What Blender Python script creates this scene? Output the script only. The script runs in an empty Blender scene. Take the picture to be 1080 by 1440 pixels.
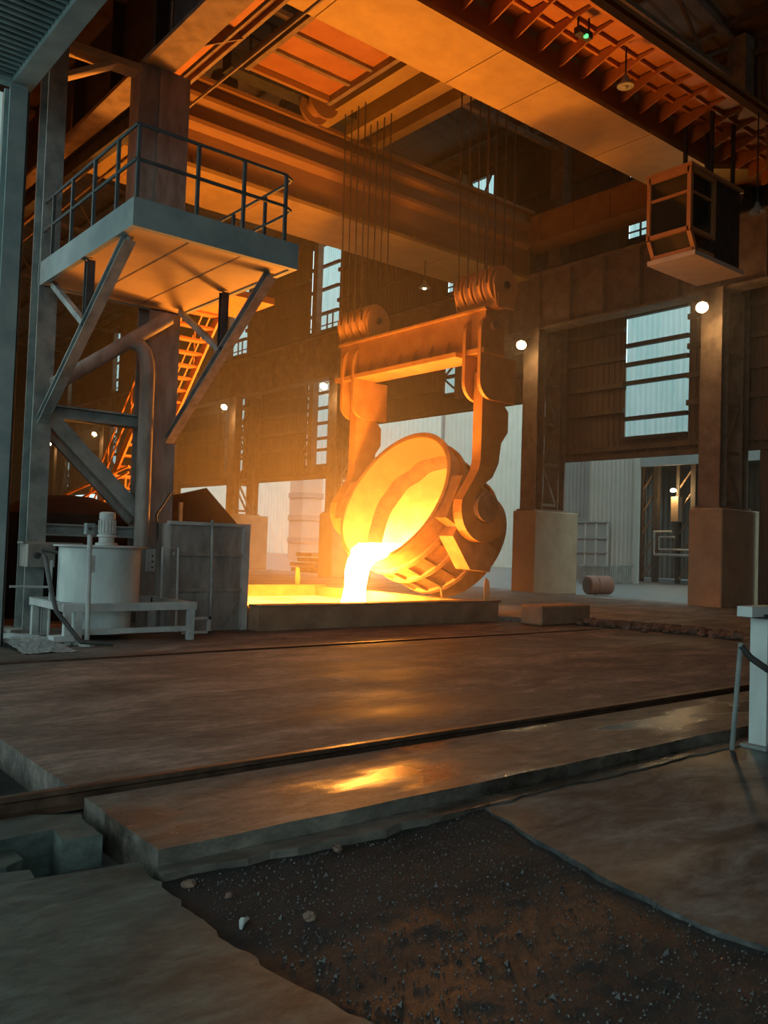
import bpy, math, random
from mathutils import Vector, Matrix
random.seed(7)
S = bpy.context.scene
COL = S.collection
PI = math.pi

# ------------------------------------------------------------------ camera
cam_d = bpy.data.cameras.new('camera')
cam_d.sensor_fit = 'VERTICAL'; cam_d.sensor_height = 36.0; cam_d.lens = 36.0*1212.15/1440
cam_d.clip_end = 500
cam = bpy.data.objects.new('camera', cam_d); COL.objects.link(cam)
yaw, pitch, roll = math.radians(50.6229), math.radians(2.21966), math.radians(1.91724)
fw = Vector((math.cos(pitch)*math.cos(yaw), math.cos(pitch)*math.sin(yaw), math.sin(pitch)))
r0 = Vector((math.sin(yaw), -math.cos(yaw), 0)); u0 = r0.cross(fw)
rr = math.cos(roll)*r0 + math.sin(roll)*u0; uu = -math.sin(roll)*r0 + math.cos(roll)*u0
M3 = Matrix((rr, uu, -fw)).transposed()
cam.matrix_world = Matrix.Translation((0, 0, 1.6)) @ M3.to_4x4()
S.camera = cam

# ------------------------------------------------------------------ world (overcast dusk sky), exposure
SKY = 1.95
METAL = 1.0
w = bpy.data.worlds.new('world'); S.world = w; w.use_nodes = True
bg = w.node_tree.nodes['Background']; bg.inputs[0].default_value = (0.56, 0.80, 0.82, 1); bg.inputs[1].default_value = SKY
S.view_settings.view_transform = 'Standard'; S.view_settings.look = 'None'
S.view_settings.gamma = 1.0; S.view_settings.use_curve_mapping = False
S.view_settings.exposure = 0.0
S.cycles.max_bounces = 8; S.cycles.diffuse_bounces = 4; S.cycles.glossy_bounces = 3
S.cycles.transmission_bounces = 4; S.cycles.volume_bounces = 0; S.cycles.transparent_max_bounces = 8
S.cycles.sample_clamp_indirect = 6.0
S.cycles.caustics_reflective = False; S.cycles.caustics_refractive = False

# ------------------------------------------------------------------ materials
MATS = {}
def mat(name, c1, c2=None, scale=3.0, rough=0.7, rough2=None, metal=0.0, bump=0.0, bscale=None, stretch=None, emit=None, estr=0.0, lo=.35, hi=.65, detail=6):
    m = bpy.data.materials.new(name); m.use_nodes = True; nt = m.node_tree; N = nt.nodes; L = nt.links
    b = N['Principled BSDF']
    b.inputs['Metallic'].default_value = metal; b.inputs['Roughness'].default_value = rough
    b.inputs['Base Color'].default_value = (*c1, 1)
    tc = N.new('ShaderNodeNewGeometry'); mp = N.new('ShaderNodeMapping')
    L.new(tc.outputs['Position'], mp.inputs[0])
    if stretch: mp.inputs['Scale'].default_value = stretch
    if c2:
        n = N.new('ShaderNodeTexNoise'); n.inputs['Scale'].default_value = scale; n.inputs['Detail'].default_value = detail; n.inputs['Roughness'].default_value = .62
        L.new(mp.outputs[0], n.inputs['Vector'])
        r = N.new('ShaderNodeValToRGB'); r.color_ramp.elements[0].position = lo; r.color_ramp.elements[1].position = hi
        r.color_ramp.elements[0].color = (*c1, 1); r.color_ramp.elements[1].color = (*c2, 1)
        L.new(n.outputs['Fac'], r.inputs[0]); L.new(r.outputs[0], b.inputs['Base Color'])
        if rough2 is not None:
            mr = N.new('ShaderNodeMapRange'); mr.inputs[1].default_value = lo; mr.inputs[2].default_value = hi
            mr.inputs[3].default_value = rough; mr.inputs[4].default_value = rough2
            L.new(n.outputs['Fac'], mr.inputs[0]); L.new(mr.outputs[0], b.inputs['Roughness'])
    if bump:
        n2 = N.new('ShaderNodeTexNoise'); n2.inputs['Scale'].default_value = bscale or scale*6; n2.inputs['Detail'].default_value = 4
        L.new(mp.outputs[0], n2.inputs['Vector'])
        bp = N.new('ShaderNodeBump'); bp.inputs['Strength'].default_value = bump; bp.inputs['Distance'].default_value = .02
        L.new(n2.outputs['Fac'], bp.inputs['Height']); L.new(bp.outputs[0], b.inputs['Normal'])
    if emit:
        b.inputs['Emission Color'].default_value = (*emit, 1); b.inputs['Emission Strength'].default_value = estr
    MATS[name] = m
    return m

mat('steel_brown', (.17,.115,.08), (.30,.22,.16), 2.5, .75, bump=.15)
mat('steel_dark', (.03,.03,.03), (.07,.06,.055), 4, .7)
mat('steel_grey', (.16,.18,.18), (.34,.35,.33), 3, .65, bump=.15)
mat('steel_dusty', (.20,.17,.15), (.36,.31,.28), 5, .8, bump=.2, stretch=(1,1,.3))
mat('crane_yellow', (.36,.23,.06), (.46,.31,.09), 1.2, .6, bump=.05)
mat('crane_orange', (.42,.16,.05), (.52,.22,.07), 1.5, .6)
mat('crane_web', (.30,.14,.05), (.40,.21,.07), 1.5, .62, stretch=(.25,1,1.5))
mat('cab_paint', (.50,.25,.10), (.58,.31,.13), 2, .5)
mat('cab_white', (.62,.55,.44), (.72,.66,.55), 2, .55)
mat('glass_dark', (.03,.035,.03), None, rough=.08)
mat('cladding', (.13,.085,.055), (.20,.135,.09), 1.2, .75, stretch=(1,1,.25))
mat('girt', (.10,.07,.05), (.17,.12,.08), 2, .75)
mat('roof_sheet', (.17,.13,.10), (.25,.20,.15), 1.0, .75, stretch=(1,.2,1))
mat('ladle_shell', (.30,.18,.10), (.46,.29,.16), 3, .65, bump=.4, bscale=14)
mat('hook_steel', (.40,.21,.08), (.52,.30,.12), 2, .55)
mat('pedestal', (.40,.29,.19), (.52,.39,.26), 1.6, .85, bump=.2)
mat('rim_concrete', (.26,.15,.09), (.40,.25,.15), 2.2, .85, bump=.35)  # base colour warmed to carry the orange bloom over the pit rim
mat('white_paint', (.42,.47,.46), (.62,.66,.63), 2.0, .5, bump=.1, stretch=(1,1,.35))
mat('grey_paint', (.36,.36,.35), (.52,.52,.50), 3.0, .55, bump=.15)
mat('rubber', (.03,.03,.03), (.06,.055,.05), 6, .6)
mat('tarp', (.014,.012,.011), (.03,.025,.022), 2, .9)
mat('rope', (.05,.035,.025), None, rough=.6)
mat('platform_plate', (.44,.31,.17), (.54,.40,.24), 1.2, .6, bump=.1)
mat('rail_dark', (.05,.06,.06), (.09,.10,.10), 4, .6)
mat('daylit_teal', (.20,.25,.25), (.30,.35,.34), 2, .6)  # grey steel with the teal of the daylight put into its colour
mat('deck_teal', (.12,.17,.17), (.18,.24,.24), 2, .55)
mat('rust_rail', (.07,.04,.028), (.15,.085,.055), 6, .38, rough2=.55, metal=.5, bump=.2)
mat('yard', (.10,.11,.11), (.16,.175,.175), .5, .5, rough2=.7)
mat('pale_cladding', (.48,.45,.39), (.56,.52,.46), .5, .7)
mat('grey_cladding', (.30,.30,.29), (.37,.37,.35), .5, .7)
mat('pale_far', (.70,.63,.53), (.78,.71,.61), .5, .8)  # warm pale tone puts the haze into the base colour
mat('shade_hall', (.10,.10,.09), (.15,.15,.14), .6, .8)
mat('rubble', (.09,.055,.04), (.22,.14,.10), 7, .9, bump=.8, bscale=30)
mat('gravel', (.20,.22,.22), (.42,.45,.44), 26, .85, bump=.8, bscale=60)
mat('slag_crust', (.10,.05,.03), (.16,.09,.05), 5, .9)
mat('drum_red', (.22,.08,.05), (.30,.13,.08), 4, .6)

# teal translucent sheeting
m = bpy.data.materials.new('fibreglass'); m.use_nodes = True; nt = m.node_tree
for n in list(nt.nodes): nt.nodes.remove(n)
o_ = nt.nodes.new('ShaderNodeOutputMaterial'); tr = nt.nodes.new('ShaderNodeBsdfTranslucent'); df = nt.nodes.new('ShaderNodeBsdfDiffuse'); mx = nt.nodes.new('ShaderNodeMixShader')
g_ = nt.nodes.new('ShaderNodeNewGeometry'); nz = nt.nodes.new('ShaderNodeTexNoise'); rp = nt.nodes.new('ShaderNodeValToRGB'); mp_ = nt.nodes.new('ShaderNodeMapping')
mp_.inputs['Scale'].default_value = (1, 2.2, .25); nz.inputs['Scale'].default_value = 1.5
rp.color_ramp.elements[0].color = (.72,.93,.91,1); rp.color_ramp.elements[1].color = (.88,1,.98,1); rp.color_ramp.elements[0].position = .35; rp.color_ramp.elements[1].position = .6
nt.links.new(g_.outputs['Position'], mp_.inputs[0]); nt.links.new(mp_.outputs[0], nz.inputs['Vector']); nt.links.new(nz.outputs['Fac'], rp.inputs[0])
nt.links.new(rp.outputs[0], tr.inputs['Color']); df.inputs['Color'].default_value = (.3,.34,.34,1)
mx.inputs[0].default_value = .12; nt.links.new(tr.outputs[0], mx.inputs[1]); nt.links.new(df.outputs[0], mx.inputs[2]); nt.links.new(mx.outputs[0], o_.inputs[0])
MATS['fibreglass'] = m

def emitter(name, col, strength, col2=None, strength2=None, scale=2.0, lo=.4, hi=.6, stretch=None):
    m = bpy.data.materials.new(name); m.use_nodes = True; nt = m.node_tree; N = nt.nodes; L = nt.links
    b = N['Principled BSDF']; b.inputs['Base Color'].default_value = (.06,.03,.015,1); b.inputs['Roughness'].default_value = .8
    b.inputs['Emission Color'].default_value = (*col, 1); b.inputs['Emission Strength'].default_value = strength
    if col2:
        g = N.new('ShaderNodeNewGeometry'); n = N.new('ShaderNodeTexNoise'); n.inputs['Scale'].default_value = scale; n.inputs['Detail'].default_value = 5
        mp = N.new('ShaderNodeMapping'); L.new(g.outputs['Position'], mp.inputs[0]); L.new(mp.outputs[0], n.inputs['Vector'])
        if stretch: mp.inputs['Scale'].default_value = stretch
        r = N.new('ShaderNodeValToRGB'); r.color_ramp.elements[0].position = lo; r.color_ramp.elements[1].position = hi
        r.color_ramp.elements[0].color = (*col, 1); r.color_ramp.elements[1].color = (*col2, 1)
        mr = N.new('ShaderNodeMapRange'); mr.inputs[1].default_value = lo; mr.inputs[2].default_value = hi; mr.inputs[3].default_value = strength; mr.inputs[4].default_value = strength2
        L.new(n.outputs['Fac'], r.inputs[0]); L.new(n.outputs['Fac'], mr.inputs[0])
        L.new(r.outputs[0], b.inputs['Emission Color']); L.new(mr.outputs[0], b.inputs['Emission Strength'])
    MATS[name] = m
emitter('molten_stream', (1,.34,.045), 300*METAL)
emitter('molten_pool', (1,.31,.03), 12*METAL, (1,.28,.022), 6*METAL, .8, .38, .66)
emitter('molten_bath', (1,.40,.07), 22*METAL, (1,.35,.05), 12*METAL, 2.0)
def hot_gradient(name, z0, z1, s0, s1, c0, c1, wob=.5):
    # hotter where the metal has just run, cooler towards the upper wall; edges broken by noise
    m = bpy.data.materials.new(name); m.use_nodes = True; nt = m.node_tree; N = nt.nodes; L = nt.links
    b = N['Principled BSDF']; b.inputs['Base Color'].default_value = (.10,.05,.025,1); b.inputs['Roughness'].default_value = .85
    g = N.new('ShaderNodeNewGeometry'); sp = N.new('ShaderNodeSeparateXYZ'); n = N.new('ShaderNodeTexNoise'); n.inputs['Scale'].default_value = 1.8; n.inputs['Detail'].default_value = 7
    L.new(g.outputs['Position'], sp.inputs[0]); L.new(g.outputs['Position'], n.inputs['Vector'])
    ma = N.new('ShaderNodeMath'); ma.operation = 'MULTIPLY_ADD'; ma.inputs[1].default_value = wob*4; L.new(n.outputs['Fac'], ma.inputs[0]); L.new(sp.outputs[2], ma.inputs[2])
    mr = N.new('ShaderNodeMapRange'); mr.inputs[1].default_value = z0+wob*2; mr.inputs[2].default_value = z1+wob*2; mr.inputs[3].default_value = 0; mr.inputs[4].default_value = 1
    L.new(ma.outputs[0], mr.inputs[0])
    r = N.new('ShaderNodeValToRGB'); r.color_ramp.elements[0].color = (*c0,1); r.color_ramp.elements[1].color = (*c1,1); L.new(mr.outputs[0], r.inputs[0])
    pw = N.new('ShaderNodeMath'); pw.operation = 'POWER'; pw.inputs[0].default_value = s1/s0; L.new(mr.outputs[0], pw.inputs[1])
    mu = N.new('ShaderNodeMath'); mu.operation = 'MULTIPLY'; mu.inputs[1].default_value = s0; L.new(pw.outputs[0], mu.inputs[0])
    L.new(r.outputs[0], b.inputs['Emission Color']); L.new(mu.outputs[0], b.inputs['Emission Strength']); MATS[name] = m
hot_gradient('hot_lining', 1.2, 4.2, 4.2*METAL, .22*METAL, (1,.36,.04), (1,.22,.01), .35)
hot_gradient('hot_deep', 1.5, 3.3, 16*METAL, 1.0*METAL, (1,.40,.06), (1,.34,.03), .25)
emitter('hot_skull', (1,.19,.01), .34*METAL, (1,.16,.01), .12*METAL, 5)
emitter('lamp_sodium', (1,.62,.26), 260)
emitter('lamp_dim', (1,.70,.40), 6)
emitter('lamp_green', (.1,1,.25), 1.6)

# concrete floors with wet patches
def concrete(name, ca, cb, wet_lo, wet_hi, rdry, rwet, stain=None, bump=.25, bscale=18, nscale=.6, grit=False, cc=None):
    m = bpy.data.materials.new(name); m.use_nodes = True; nt = m.node_tree; N = nt.nodes; L = nt.links
    b = N['Principled BSDF']; g = N.new('ShaderNodeNewGeometry')
    mp = N.new('ShaderNodeMapping'); mp.inputs['Scale'].default_value = (.6, 1.3, 1); L.new(g.outputs['Position'], mp.inputs[0])
    n1 = N.new('ShaderNodeTexNoise'); n1.inputs['Scale'].default_value = nscale*3; n1.inputs['Detail'].default_value = 9; n1.inputs['Roughness'].default_value = .68; n1.inputs['Distortion'].default_value = .6
    L.new(mp.outputs[0], n1.inputs['Vector'])
    r1 = N.new('ShaderNodeValToRGB'); r1.color_ramp.elements[0].position = .38; r1.color_ramp.elements[1].position = .64
    r1.color_ramp.elements[0].color = (*ca,1); r1.color_ramp.elements[1].color = (*cb,1)
    if cc:
        e = r1.color_ramp.elements.new(.5); e.color = (*cc,1)
    L.new(n1.outputs['Fac'], r1.inputs[0])
    n4 = N.new('ShaderNodeTexNoise'); n4.inputs['Scale'].default_value = 9; n4.inputs['Detail'].default_value = 8; n4.inputs['Roughness'].default_value = .8; L.new(mp.outputs[0], n4.inputs['Vector'])
    r4 = N.new('ShaderNodeMapRange'); r4.inputs[1].default_value = .32; r4.inputs[2].default_value = .66; r4.inputs[3].default_value = .45; r4.inputs[4].default_value = 1.45; L.new(n4.outputs['Fac'], r4.inputs[0])
    sp4 = N.new('ShaderNodeMixRGB'); sp4.blend_type = 'MULTIPLY'; sp4.inputs[0].default_value = 1; L.new(r1.outputs[0], sp4.inputs[1]); L.new(r4.outputs[0], sp4.inputs[2])
    n2 = N.new('ShaderNodeTexNoise'); n2.inputs['Scale'].default_value = nscale; n2.inputs['Detail'].default_value = 5
    L.new(mp.outputs[0], n2.inputs['Vector'])
    wr = N.new('ShaderNodeMapRange'); wr.inputs[1].default_value = wet_lo; wr.inputs[2].default_value = wet_hi; wr.inputs[3].default_value = 0; wr.inputs[4].default_value = 1
    L.new(n2.outputs['Fac'], wr.inputs[0])
    mr = N.new('ShaderNodeMapRange'); mr.inputs[3].default_value = rdry; mr.inputs[4].default_value = rwet
    L.new(wr.outputs[0], mr.inputs[0]); L.new(mr.outputs[0], b.inputs['Roughness'])
    dk = N.new('ShaderNodeMixRGB'); dk.blend_type = 'MULTIPLY'; dk.inputs[2].default_value = (.55,.52,.5,1)
    L.new(wr.outputs[0], dk.inputs[0]); L.new(sp4.outputs[0], dk.inputs[1])
    L.new(dk.outputs[0], b.inputs['Base Color'])
    n3 = N.new('ShaderNodeTexNoise'); n3.inputs['Scale'].default_value = bscale; n3.inputs['Detail'].default_value = 8; n3.inputs['Roughness'].default_value = .7
    L.new(g.outputs['Position'], n3.inputs['Vector'])
    bp = N.new('ShaderNodeBump'); bp.inputs['Strength'].default_value = bump; bp.inputs['Distance'].default_value = .02
    L.new(n3.outputs['Fac'], bp.inputs['Height']); L.new(bp.outputs[0], b.inputs['Normal'])
    MATS[name] = m
concrete('concrete_main', (.075,.06,.052), (.25,.205,.175), .52, .66, .82, .55, bump=.25, nscale=.38, cc=(.13,.106,.09))
concrete('concrete_kerb', (.07,.06,.05), (.17,.145,.12), .52, .60, .6, .14, bump=.22, nscale=.9)
concrete('concrete_near', (.028,.042,.038), (.088,.108,.096), .55, .64, .6, .25, bump=.18, nscale=.8)
concrete('concrete_apron', (.022,.025,.026), (.14,.155,.155), .40, .60, .6, .3, bump=.2, nscale=.8, cc=(.08,.078,.075))
concrete('dirt_wet', (.007,.0065,.006), (.024,.022,.020), .30, .70, .8, .5, bump=1.0, bscale=70, nscale=1.4)
mat('wet_grit', (.012,.011,.010), (.06,.055,.05), 30, .22, rough2=.5)
concrete('earth', (.03,.026,.022), (.07,.06,.05), .4, .6, .9, .8, bump=.5)

# ------------------------------------------------------------------ mesh building
class MB:
    def __init__(s): s.v = []; s.f = []
    def add(s, vs, fs):
        k = len(s.v); s.v += [tuple(p) for p in vs]; s.f += [tuple(i+k for i in f) for f in fs]; return s
    def box(s, x0, x1, y0, y1, z0, z1):
        return s.add([(x,y,z) for z in (z0,z1) for y in (y0,y1) for x in (x0,x1)],
                     [(0,2,3,1),(4,5,7,6),(0,1,5,4),(2,6,7,3),(0,4,6,2),(1,3,7,5)])
    def bar(s, p, q, w, h, up=(0,0,1)):
        p = Vector(p); q = Vector(q); d = (q-p).normalized(); up = Vector(up)
        if abs(d.dot(up)) > .97: up = Vector((0,1,0)) if abs(d.y) < .9 else Vector((1,0,0))
        a = d.cross(up).normalized(); b = a.cross(d).normalized()
        vs = [c + a*(i*w/2) + b*(j*h/2) for c in (p,q) for i,j in ((-1,-1),(1,-1),(1,1),(-1,1))]
        return s.add(vs, [(3,2,1,0),(4,5,6,7),(0,1,5,4),(1,2,6,5),(2,3,7,6),(3,0,4,7)])
    def ibar(s, p, q, w, h, t=.03, up=(0,0,1)):
        p = Vector(p); q = Vector(q); d = (q-p).normalized(); up = Vector(up)
        if abs(d.dot(up)) > .97: up = Vector((0,1,0))
        a = d.cross(up).normalized(); b = a.cross(d).normalized()
        s.bar(p+b*(h/2-t/2), q+b*(h/2-t/2), w, t, up); s.bar(p-b*(h/2-t/2), q-b*(h/2-t/2), w, t, up)
        return s.bar(p, q, t, h-2*t, up)
    def tube(s, pts, r, n=8, cap=True):
        pts = [Vector(p) for p in pts]; rs = r if isinstance(r, (list,tuple)) else [r]*len(pts); k = len(s.v); prev = None
        for i, p in enumerate(pts):
            d = (pts[min(i+1,len(pts)-1)] - pts[max(i-1,0)]).normalized()
            if prev is None:
                a = d.cross(Vector((0,0,1)) if abs(d.z) < .9 else Vector((1,0,0))).normalized()
            else:
                a = (prev - d*prev.dot(d)).normalized()
            prev = a; b = d.cross(a)
            for j in range(n):
                t = 2*PI*j/n; s.v.append(tuple(p + (a*math.cos(t) + b*math.sin(t))*rs[i]))
        for i in range(len(pts)-1):
            for j in range(n):
                s.f.append((k+i*n+j, k+i*n+(j+1)%n, k+(i+1)*n+(j+1)%n, k+(i+1)*n+j))
        if cap:
            s.f.append(tuple(k+j for j in reversed(range(n)))); s.f.append(tuple(k+(len(pts)-1)*n+j for j in range(n)))
        return s
    def lathe(s, prof, c=(0,0,0), ax=(0,0,1), n=40, closed=False, side=None, cap0=True):
        # prof: list of (radius, height) along axis
        c = Vector(c); ax = Vector(ax).normalized()
        a = Vector(side) if side else (ax.cross(Vector((0,1,0))) if abs(ax.y) < .9 else ax.cross(Vector((1,0,0)))).normalized(); b = ax.cross(a); k = len(s.v); m = len(prof)
        for r, h in prof:
            for j in range(n):
                t = 2*PI*j/n; s.v.append(tuple(c + ax*h + (a*math.cos(t) + b*math.sin(t))*r))
        for i in range(m if closed else m-1):
            i2 = (i+1) % m
            for j in range(n): s.f.append((k+i*n+j, k+i*n+(j+1)%n, k+i2*n+(j+1)%n, k+i2*n+j))
        if not closed:
            if cap0 and prof[0][0] > 1e-4: s.f.append(tuple(k+j for j in reversed(range(n))))
            if prof[-1][0] > 1e-4: s.f.append(tuple(k+(m-1)*n+j for j in range(n)))
        return s
    def prism(s, poly, o, u, v, wv, thick):
        # polygon in (u,v) plane at o, extruded by wv*thick centred
        o = Vector(o); u = Vector(u); v = Vector(v); wv = Vector(wv); n = len(poly)
        vs = [o + u*a + v*b + wv*(k*thick/2) for k in (-1,1) for a, b in poly]
        fs = [tuple(range(n-1,-1,-1)), tuple(range(n,2*n))] + [(i,(i+1)%n,n+(i+1)%n,n+i) for i in range(n)]
        return s.add(vs, fs)
    def slab(s, poly, z0, z1):
        n = len(poly)
        return s.add([(x,y,z) for z in (z0,z1) for x,y in poly], [tuple(range(n-1,-1,-1)), tuple(range(n,2*n))] + [(i,(i+1)%n,n+(i+1)%n,n+i) for i in range(n)])
    def corr(s, axis, a0, a1, z0, z1, c, per=.25, dep=.035):
        # corrugated sheet; axis 'y': runs along y at x=c ; 'x': runs along x at y=c
        n = max(1, int(round((a1-a0)/per))); k = len(s.v); pr = []
        st = (a1-a0)/n
        for i in range(n):
            t = a0+i*st; pr += [(t,0),(t+.35*st,0),(t+.5*st,dep),(t+.85*st,dep)]
        pr.append((a1,0))
        for t, d in pr:
            for z in (z0,z1):
                s.v.append((c+d, t, z) if axis == 'y' else (t, c+d, z))
        for i in range(len(pr)-1): s.f.append((k+2*i, k+2*i+2, k+2*i+3, k+2*i+1))
        return s
    def build(s, name, material, parent=None, smooth=False, origin=None, bevel=0):
        if parent is not None:
            o = wloc(parent)
        elif origin is not None: o = Vector(origin)
        else:
            xs = [p[0] for p in s.v]; ys = [p[1] for p in s.v]; zs = [p[2] for p in s.v]
            o = Vector(((min(xs)+max(xs))/2, (min(ys)+max(ys))/2, min(zs)))
        me = bpy.data.meshes.new(name); me.from_pydata([tuple(Vector(p)-o) for p in s.v], [], s.f); me.update()
        me.materials.append(MATS[material] if isinstance(material, str) else material)
        if smooth:
            for p in me.polygons: p.use_smooth = True
            try: me.set_sharp_from_angle(angle=math.radians(35))
            except Exception: pass
        ob = bpy.data.objects.new(name, me); COL.objects.link(ob)
        if parent is not None: ob.parent = parent
        else: ob.location = o
        if bevel:
            bm_ = ob.modifiers.new('bevel', 'BEVEL'); bm_.width = bevel; bm_.segments = 1; bm_.limit_method = 'ANGLE'
        return ob
def wloc(o):
    v = Vector(o.location)
    while o.parent: o = o.parent; v += Vector(o.location)
    return v
def thing(name, label, cat, loc, group=None, kind=None):
    o = bpy.data.objects.new(name, None); COL.objects.link(o); o.location = loc; o.empty_display_size = .2
    if label: o['label'] = label
    if cat: o['category'] = cat
    if group: o['group'] = group
    if kind: o['kind'] = kind
    return o
def tag(o, label, cat=None, group=None, kind=None):
    o['label'] = label
    if cat: o['category'] = cat
    if group: o['group'] = group
    if kind: o['kind'] = kind
    return o
def struct(o, label=None):
    o['kind'] = 'structure'
    if label: o['label'] = label
    return o
def copy_part(o, d, parent=None):
    c = o.copy(); COL.objects.link(c); c.parent = parent or o.parent; c.location = Vector(o.location) + Vector(d); return c

# ================================================================== SETTING: ground
def rag(pts, amp, n=8):
    out = []
    for i in range(len(pts)-1):
        a = Vector(pts[i]); b = Vector(pts[i+1]); m = max(1, int((b-a).length/n)); d = (b-a).normalized(); p = Vector((-d.y, d.x))
        for k in range(m):
            q = a + (b-a)*(k/m) + p*random.uniform(-amp, amp)*(1 if k or i else 0); out.append((q.x, q.y))
    out.append(tuple(pts[-1])); return out
fl = MB().box(-30, 26.4, -15, 100, -.40, -.30).build('floor', 'earth'); struct(fl, 'dark earth base under the concrete slabs of the works floor')
def slab(name, poly, z0, z1, m, label=None):
    o = MB().slab(poly, z0, z1).build(name, m, fl)
    if label: o['label'] = label
    return o
R_ = lambda x0,x1,y0,y1: [(x0,y0),(x1,y0),(x1,y1),(x0,y1)]
slab('concrete_slab', [(2.02,5.50),(26.4,5.50),(26.4,11.02),(2.06,11.02)], -.30, 0, 'concrete_main', 'broad stained concrete slab between the two floor rails')
slab('concrete_slab', R_(2.06,26.4,11.16,13.30), -.30, 0, 'concrete_main')
slab('concrete_slab', R_(-8,8.1,13.25,95), -.30, 0, 'concrete_main')
slab('concrete_slab', R_(14.3,26.4,13.25,95), -.30, 0, 'concrete_main')
slab('concrete_slab', R_(8.1,14.3,20.3,95), -.30, 0, 'concrete_main')
slab('concrete_slab', R_(-8,1.75,6.2,13.25), -.30, -.06, 'concrete_near')
slab('concrete_slab', R_(2.06,26.4,11.02,11.16), -.30, -.05, 'concrete_main')
slab('channel_bed', R_(1.75,2.04,4.0,13.25), -.30, -.22, 'earth')
# kerb planks in front of the rail
slab('kerb_plank', [(2.02,4.90),(30,4.90),(30,5.26),(2.02,5.26)], -.30, -.005, 'concrete_kerb')
slab('kerb_plank', [(2.0,4.17)]+rag([(2.0,4.17),(30,4.17)], .012, .4)[1:]+[(30,4.885),(2.0,4.885)], -.30, 0, 'concrete_kerb', 'long concrete kerb plank with a wet patch')
slab('rail_bed', R_(-3,30,5.26,5.50), -.30, -.12, 'earth')
# lower ground in front of the kerb
slab('broken_slab', [(-3,4.72),(1.46,4.90),(1.72,4.93),(1.70,4.72)]+rag([(1.91,4.68),(1.94,5.10),(1.72,5.24)], .02, .08)+[(-3,5.24)], -.30, -.05, 'concrete_near', 'broken concrete slab beside the open channel')
slab('broken_slab', [(-3,4.56),(1.40,4.66),(1.50,4.72),(1.50,4.90),(-3,4.72)], -.30, -.11, 'concrete_near')
slab('concrete_strip', [(-3,4.36),(1.28,4.34),(1.93,4.26),(1.965,4.37),(1.70,4.46),(1.33,4.55),(-3,4.62)], -.30, -.14, 'concrete_near')
slab('concrete_chunk', [(1.2,4.38),(1.46,4.40),(1.475,4.53),(1.2,4.60)], -.30, -.10, 'concrete_near')
ne = rag([(1.93,4.25),(1.90,3.88),(1.87,3.51),(1.86,3.26),(1.88,2.95),(1.92,2.66),(1.98,2.35),(2.2,1.5),(2.3,-6)], .018, .06)
slab('concrete_slab', [(-6,-6),(-6,4.32),(1.28,4.33)]+list(ne), -.30, -.07, 'concrete_near', 'worn grey concrete slab with a ragged edge')
lip = rag([(1.97,4.16),(4.2,4.13),(9,4.12),(20,4.12)], .012, .15); lip2 = rag([(20,3.98),(9,3.99),(4.3,3.98),(2.9,4.0),(1.98,4.05)], .03, .15)
slab('concrete_lip', lip+lip2, -.30, -.085, 'concrete_kerb')
# gritty wet dirt: displaced grid
def grid(x0,x1,y0,y1,nx,ny,zf):
    mb = MB()
    for j in range(ny+1):
        for i in range(nx+1):
            x = x0+(x1-x0)*i/nx; y = y0+(y1-y0)*j/ny; mb.v.append((x,y,zf(x,y)))
    for j in range(ny):
        for i in range(nx):
            a = j*(nx+1)+i; mb.f.append((a,a+1,a+nx+2,a+nx+1))
    return mb
from mathutils import noise as NZ
def zd(x,y):
    return -.125 + .018*NZ.noise(Vector((x*1.6,y*1.6,3))) + .008*NZ.noise(Vector((x*7,y*7,1))) + .004*NZ.noise(Vector((x*22,y*22,5)))
grid(1.55, 5.2, .8, 4.12, 190, 170, zd).build('wet_dirt', 'dirt_wet', fl, smooth=True)['label'] = 'black wet gritty dirt with glints of firelight'
grid(1.55, 14, -8, .8, 30, 20, zd).build('wet_dirt', 'dirt_wet', fl, smooth=True)
ap = rag([(4.25,4.12),(4.19,3.95),(3.98,3.28),(3.85,2.71),(3.76,2.25),(3.78,1.85),(3.9,.8),(4.1,-6)], .02, .1)
slab('concrete_apron', [(30,-6),(30,4.1)]+list(ap), -.30, -.098, 'concrete_apron', 'smeared damp concrete apron')
# yard outside the far wall
yd = MB().box(26.4, 140, -30, 160, -.40, -.03).build('yard_floor', 'yard'); struct(yd, 'pale wet yard outside the far openings')
# broken raised floor edge right of the pit
re_ = rag([(14.3,13.3),(15.0,12.2),(16.2,11.9),(16.6,11.2),(16.3,10.4),(16.7,9.6),(16.1,8.6),(16.4,7.4),(16.2,5.6)], .09, .25)
slab('raised_slab', list(re_)+[(26.4,5.6),(26.4,13.3)], 0, .10, 'concrete_main', 'thin raised floor slab with a crumbled edge')
slab('raised_slab', [(14.3,13.3),(23.9,13.3),(23.9,30),(14.3,30)], 0, .10, 'concrete_main')
def lump(p, r, seed):
    mb = MB(); rnd = random.Random(seed); n = 7; k = 0
    mb.lathe([(0.02,-.5*r),(.8*r,-.3*r),(r,.05*r),(.7*r,.5*r),(.02,.62*r)], (0,0,0), (0,0,1), n)
    mb.v = [(p[0]+x*rnd.uniform(.75,1.35), p[1]+y*rnd.uniform(.75,1.35), p[2]+z*rnd.uniform(.7,1.2)) for x,y,z in mb.v]
    return mb
rub = MB()
for i in range(130):
    t = random.random(); x = 15.1+random.gauss(0,.16)+ (1.0*math.sin(t*3.1)*.5+.5); y = 12.0-5.2*t; r = random.uniform(.05,.17)
    q = lump((x,y,r*.35), r, i); rub.add(q.v, q.f)
tag(rub.build('broken_rubble', 'rubble'), 'crumbled rubble along the broken floor edge right of the pit', 'rubble', kind='stuff')
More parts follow.
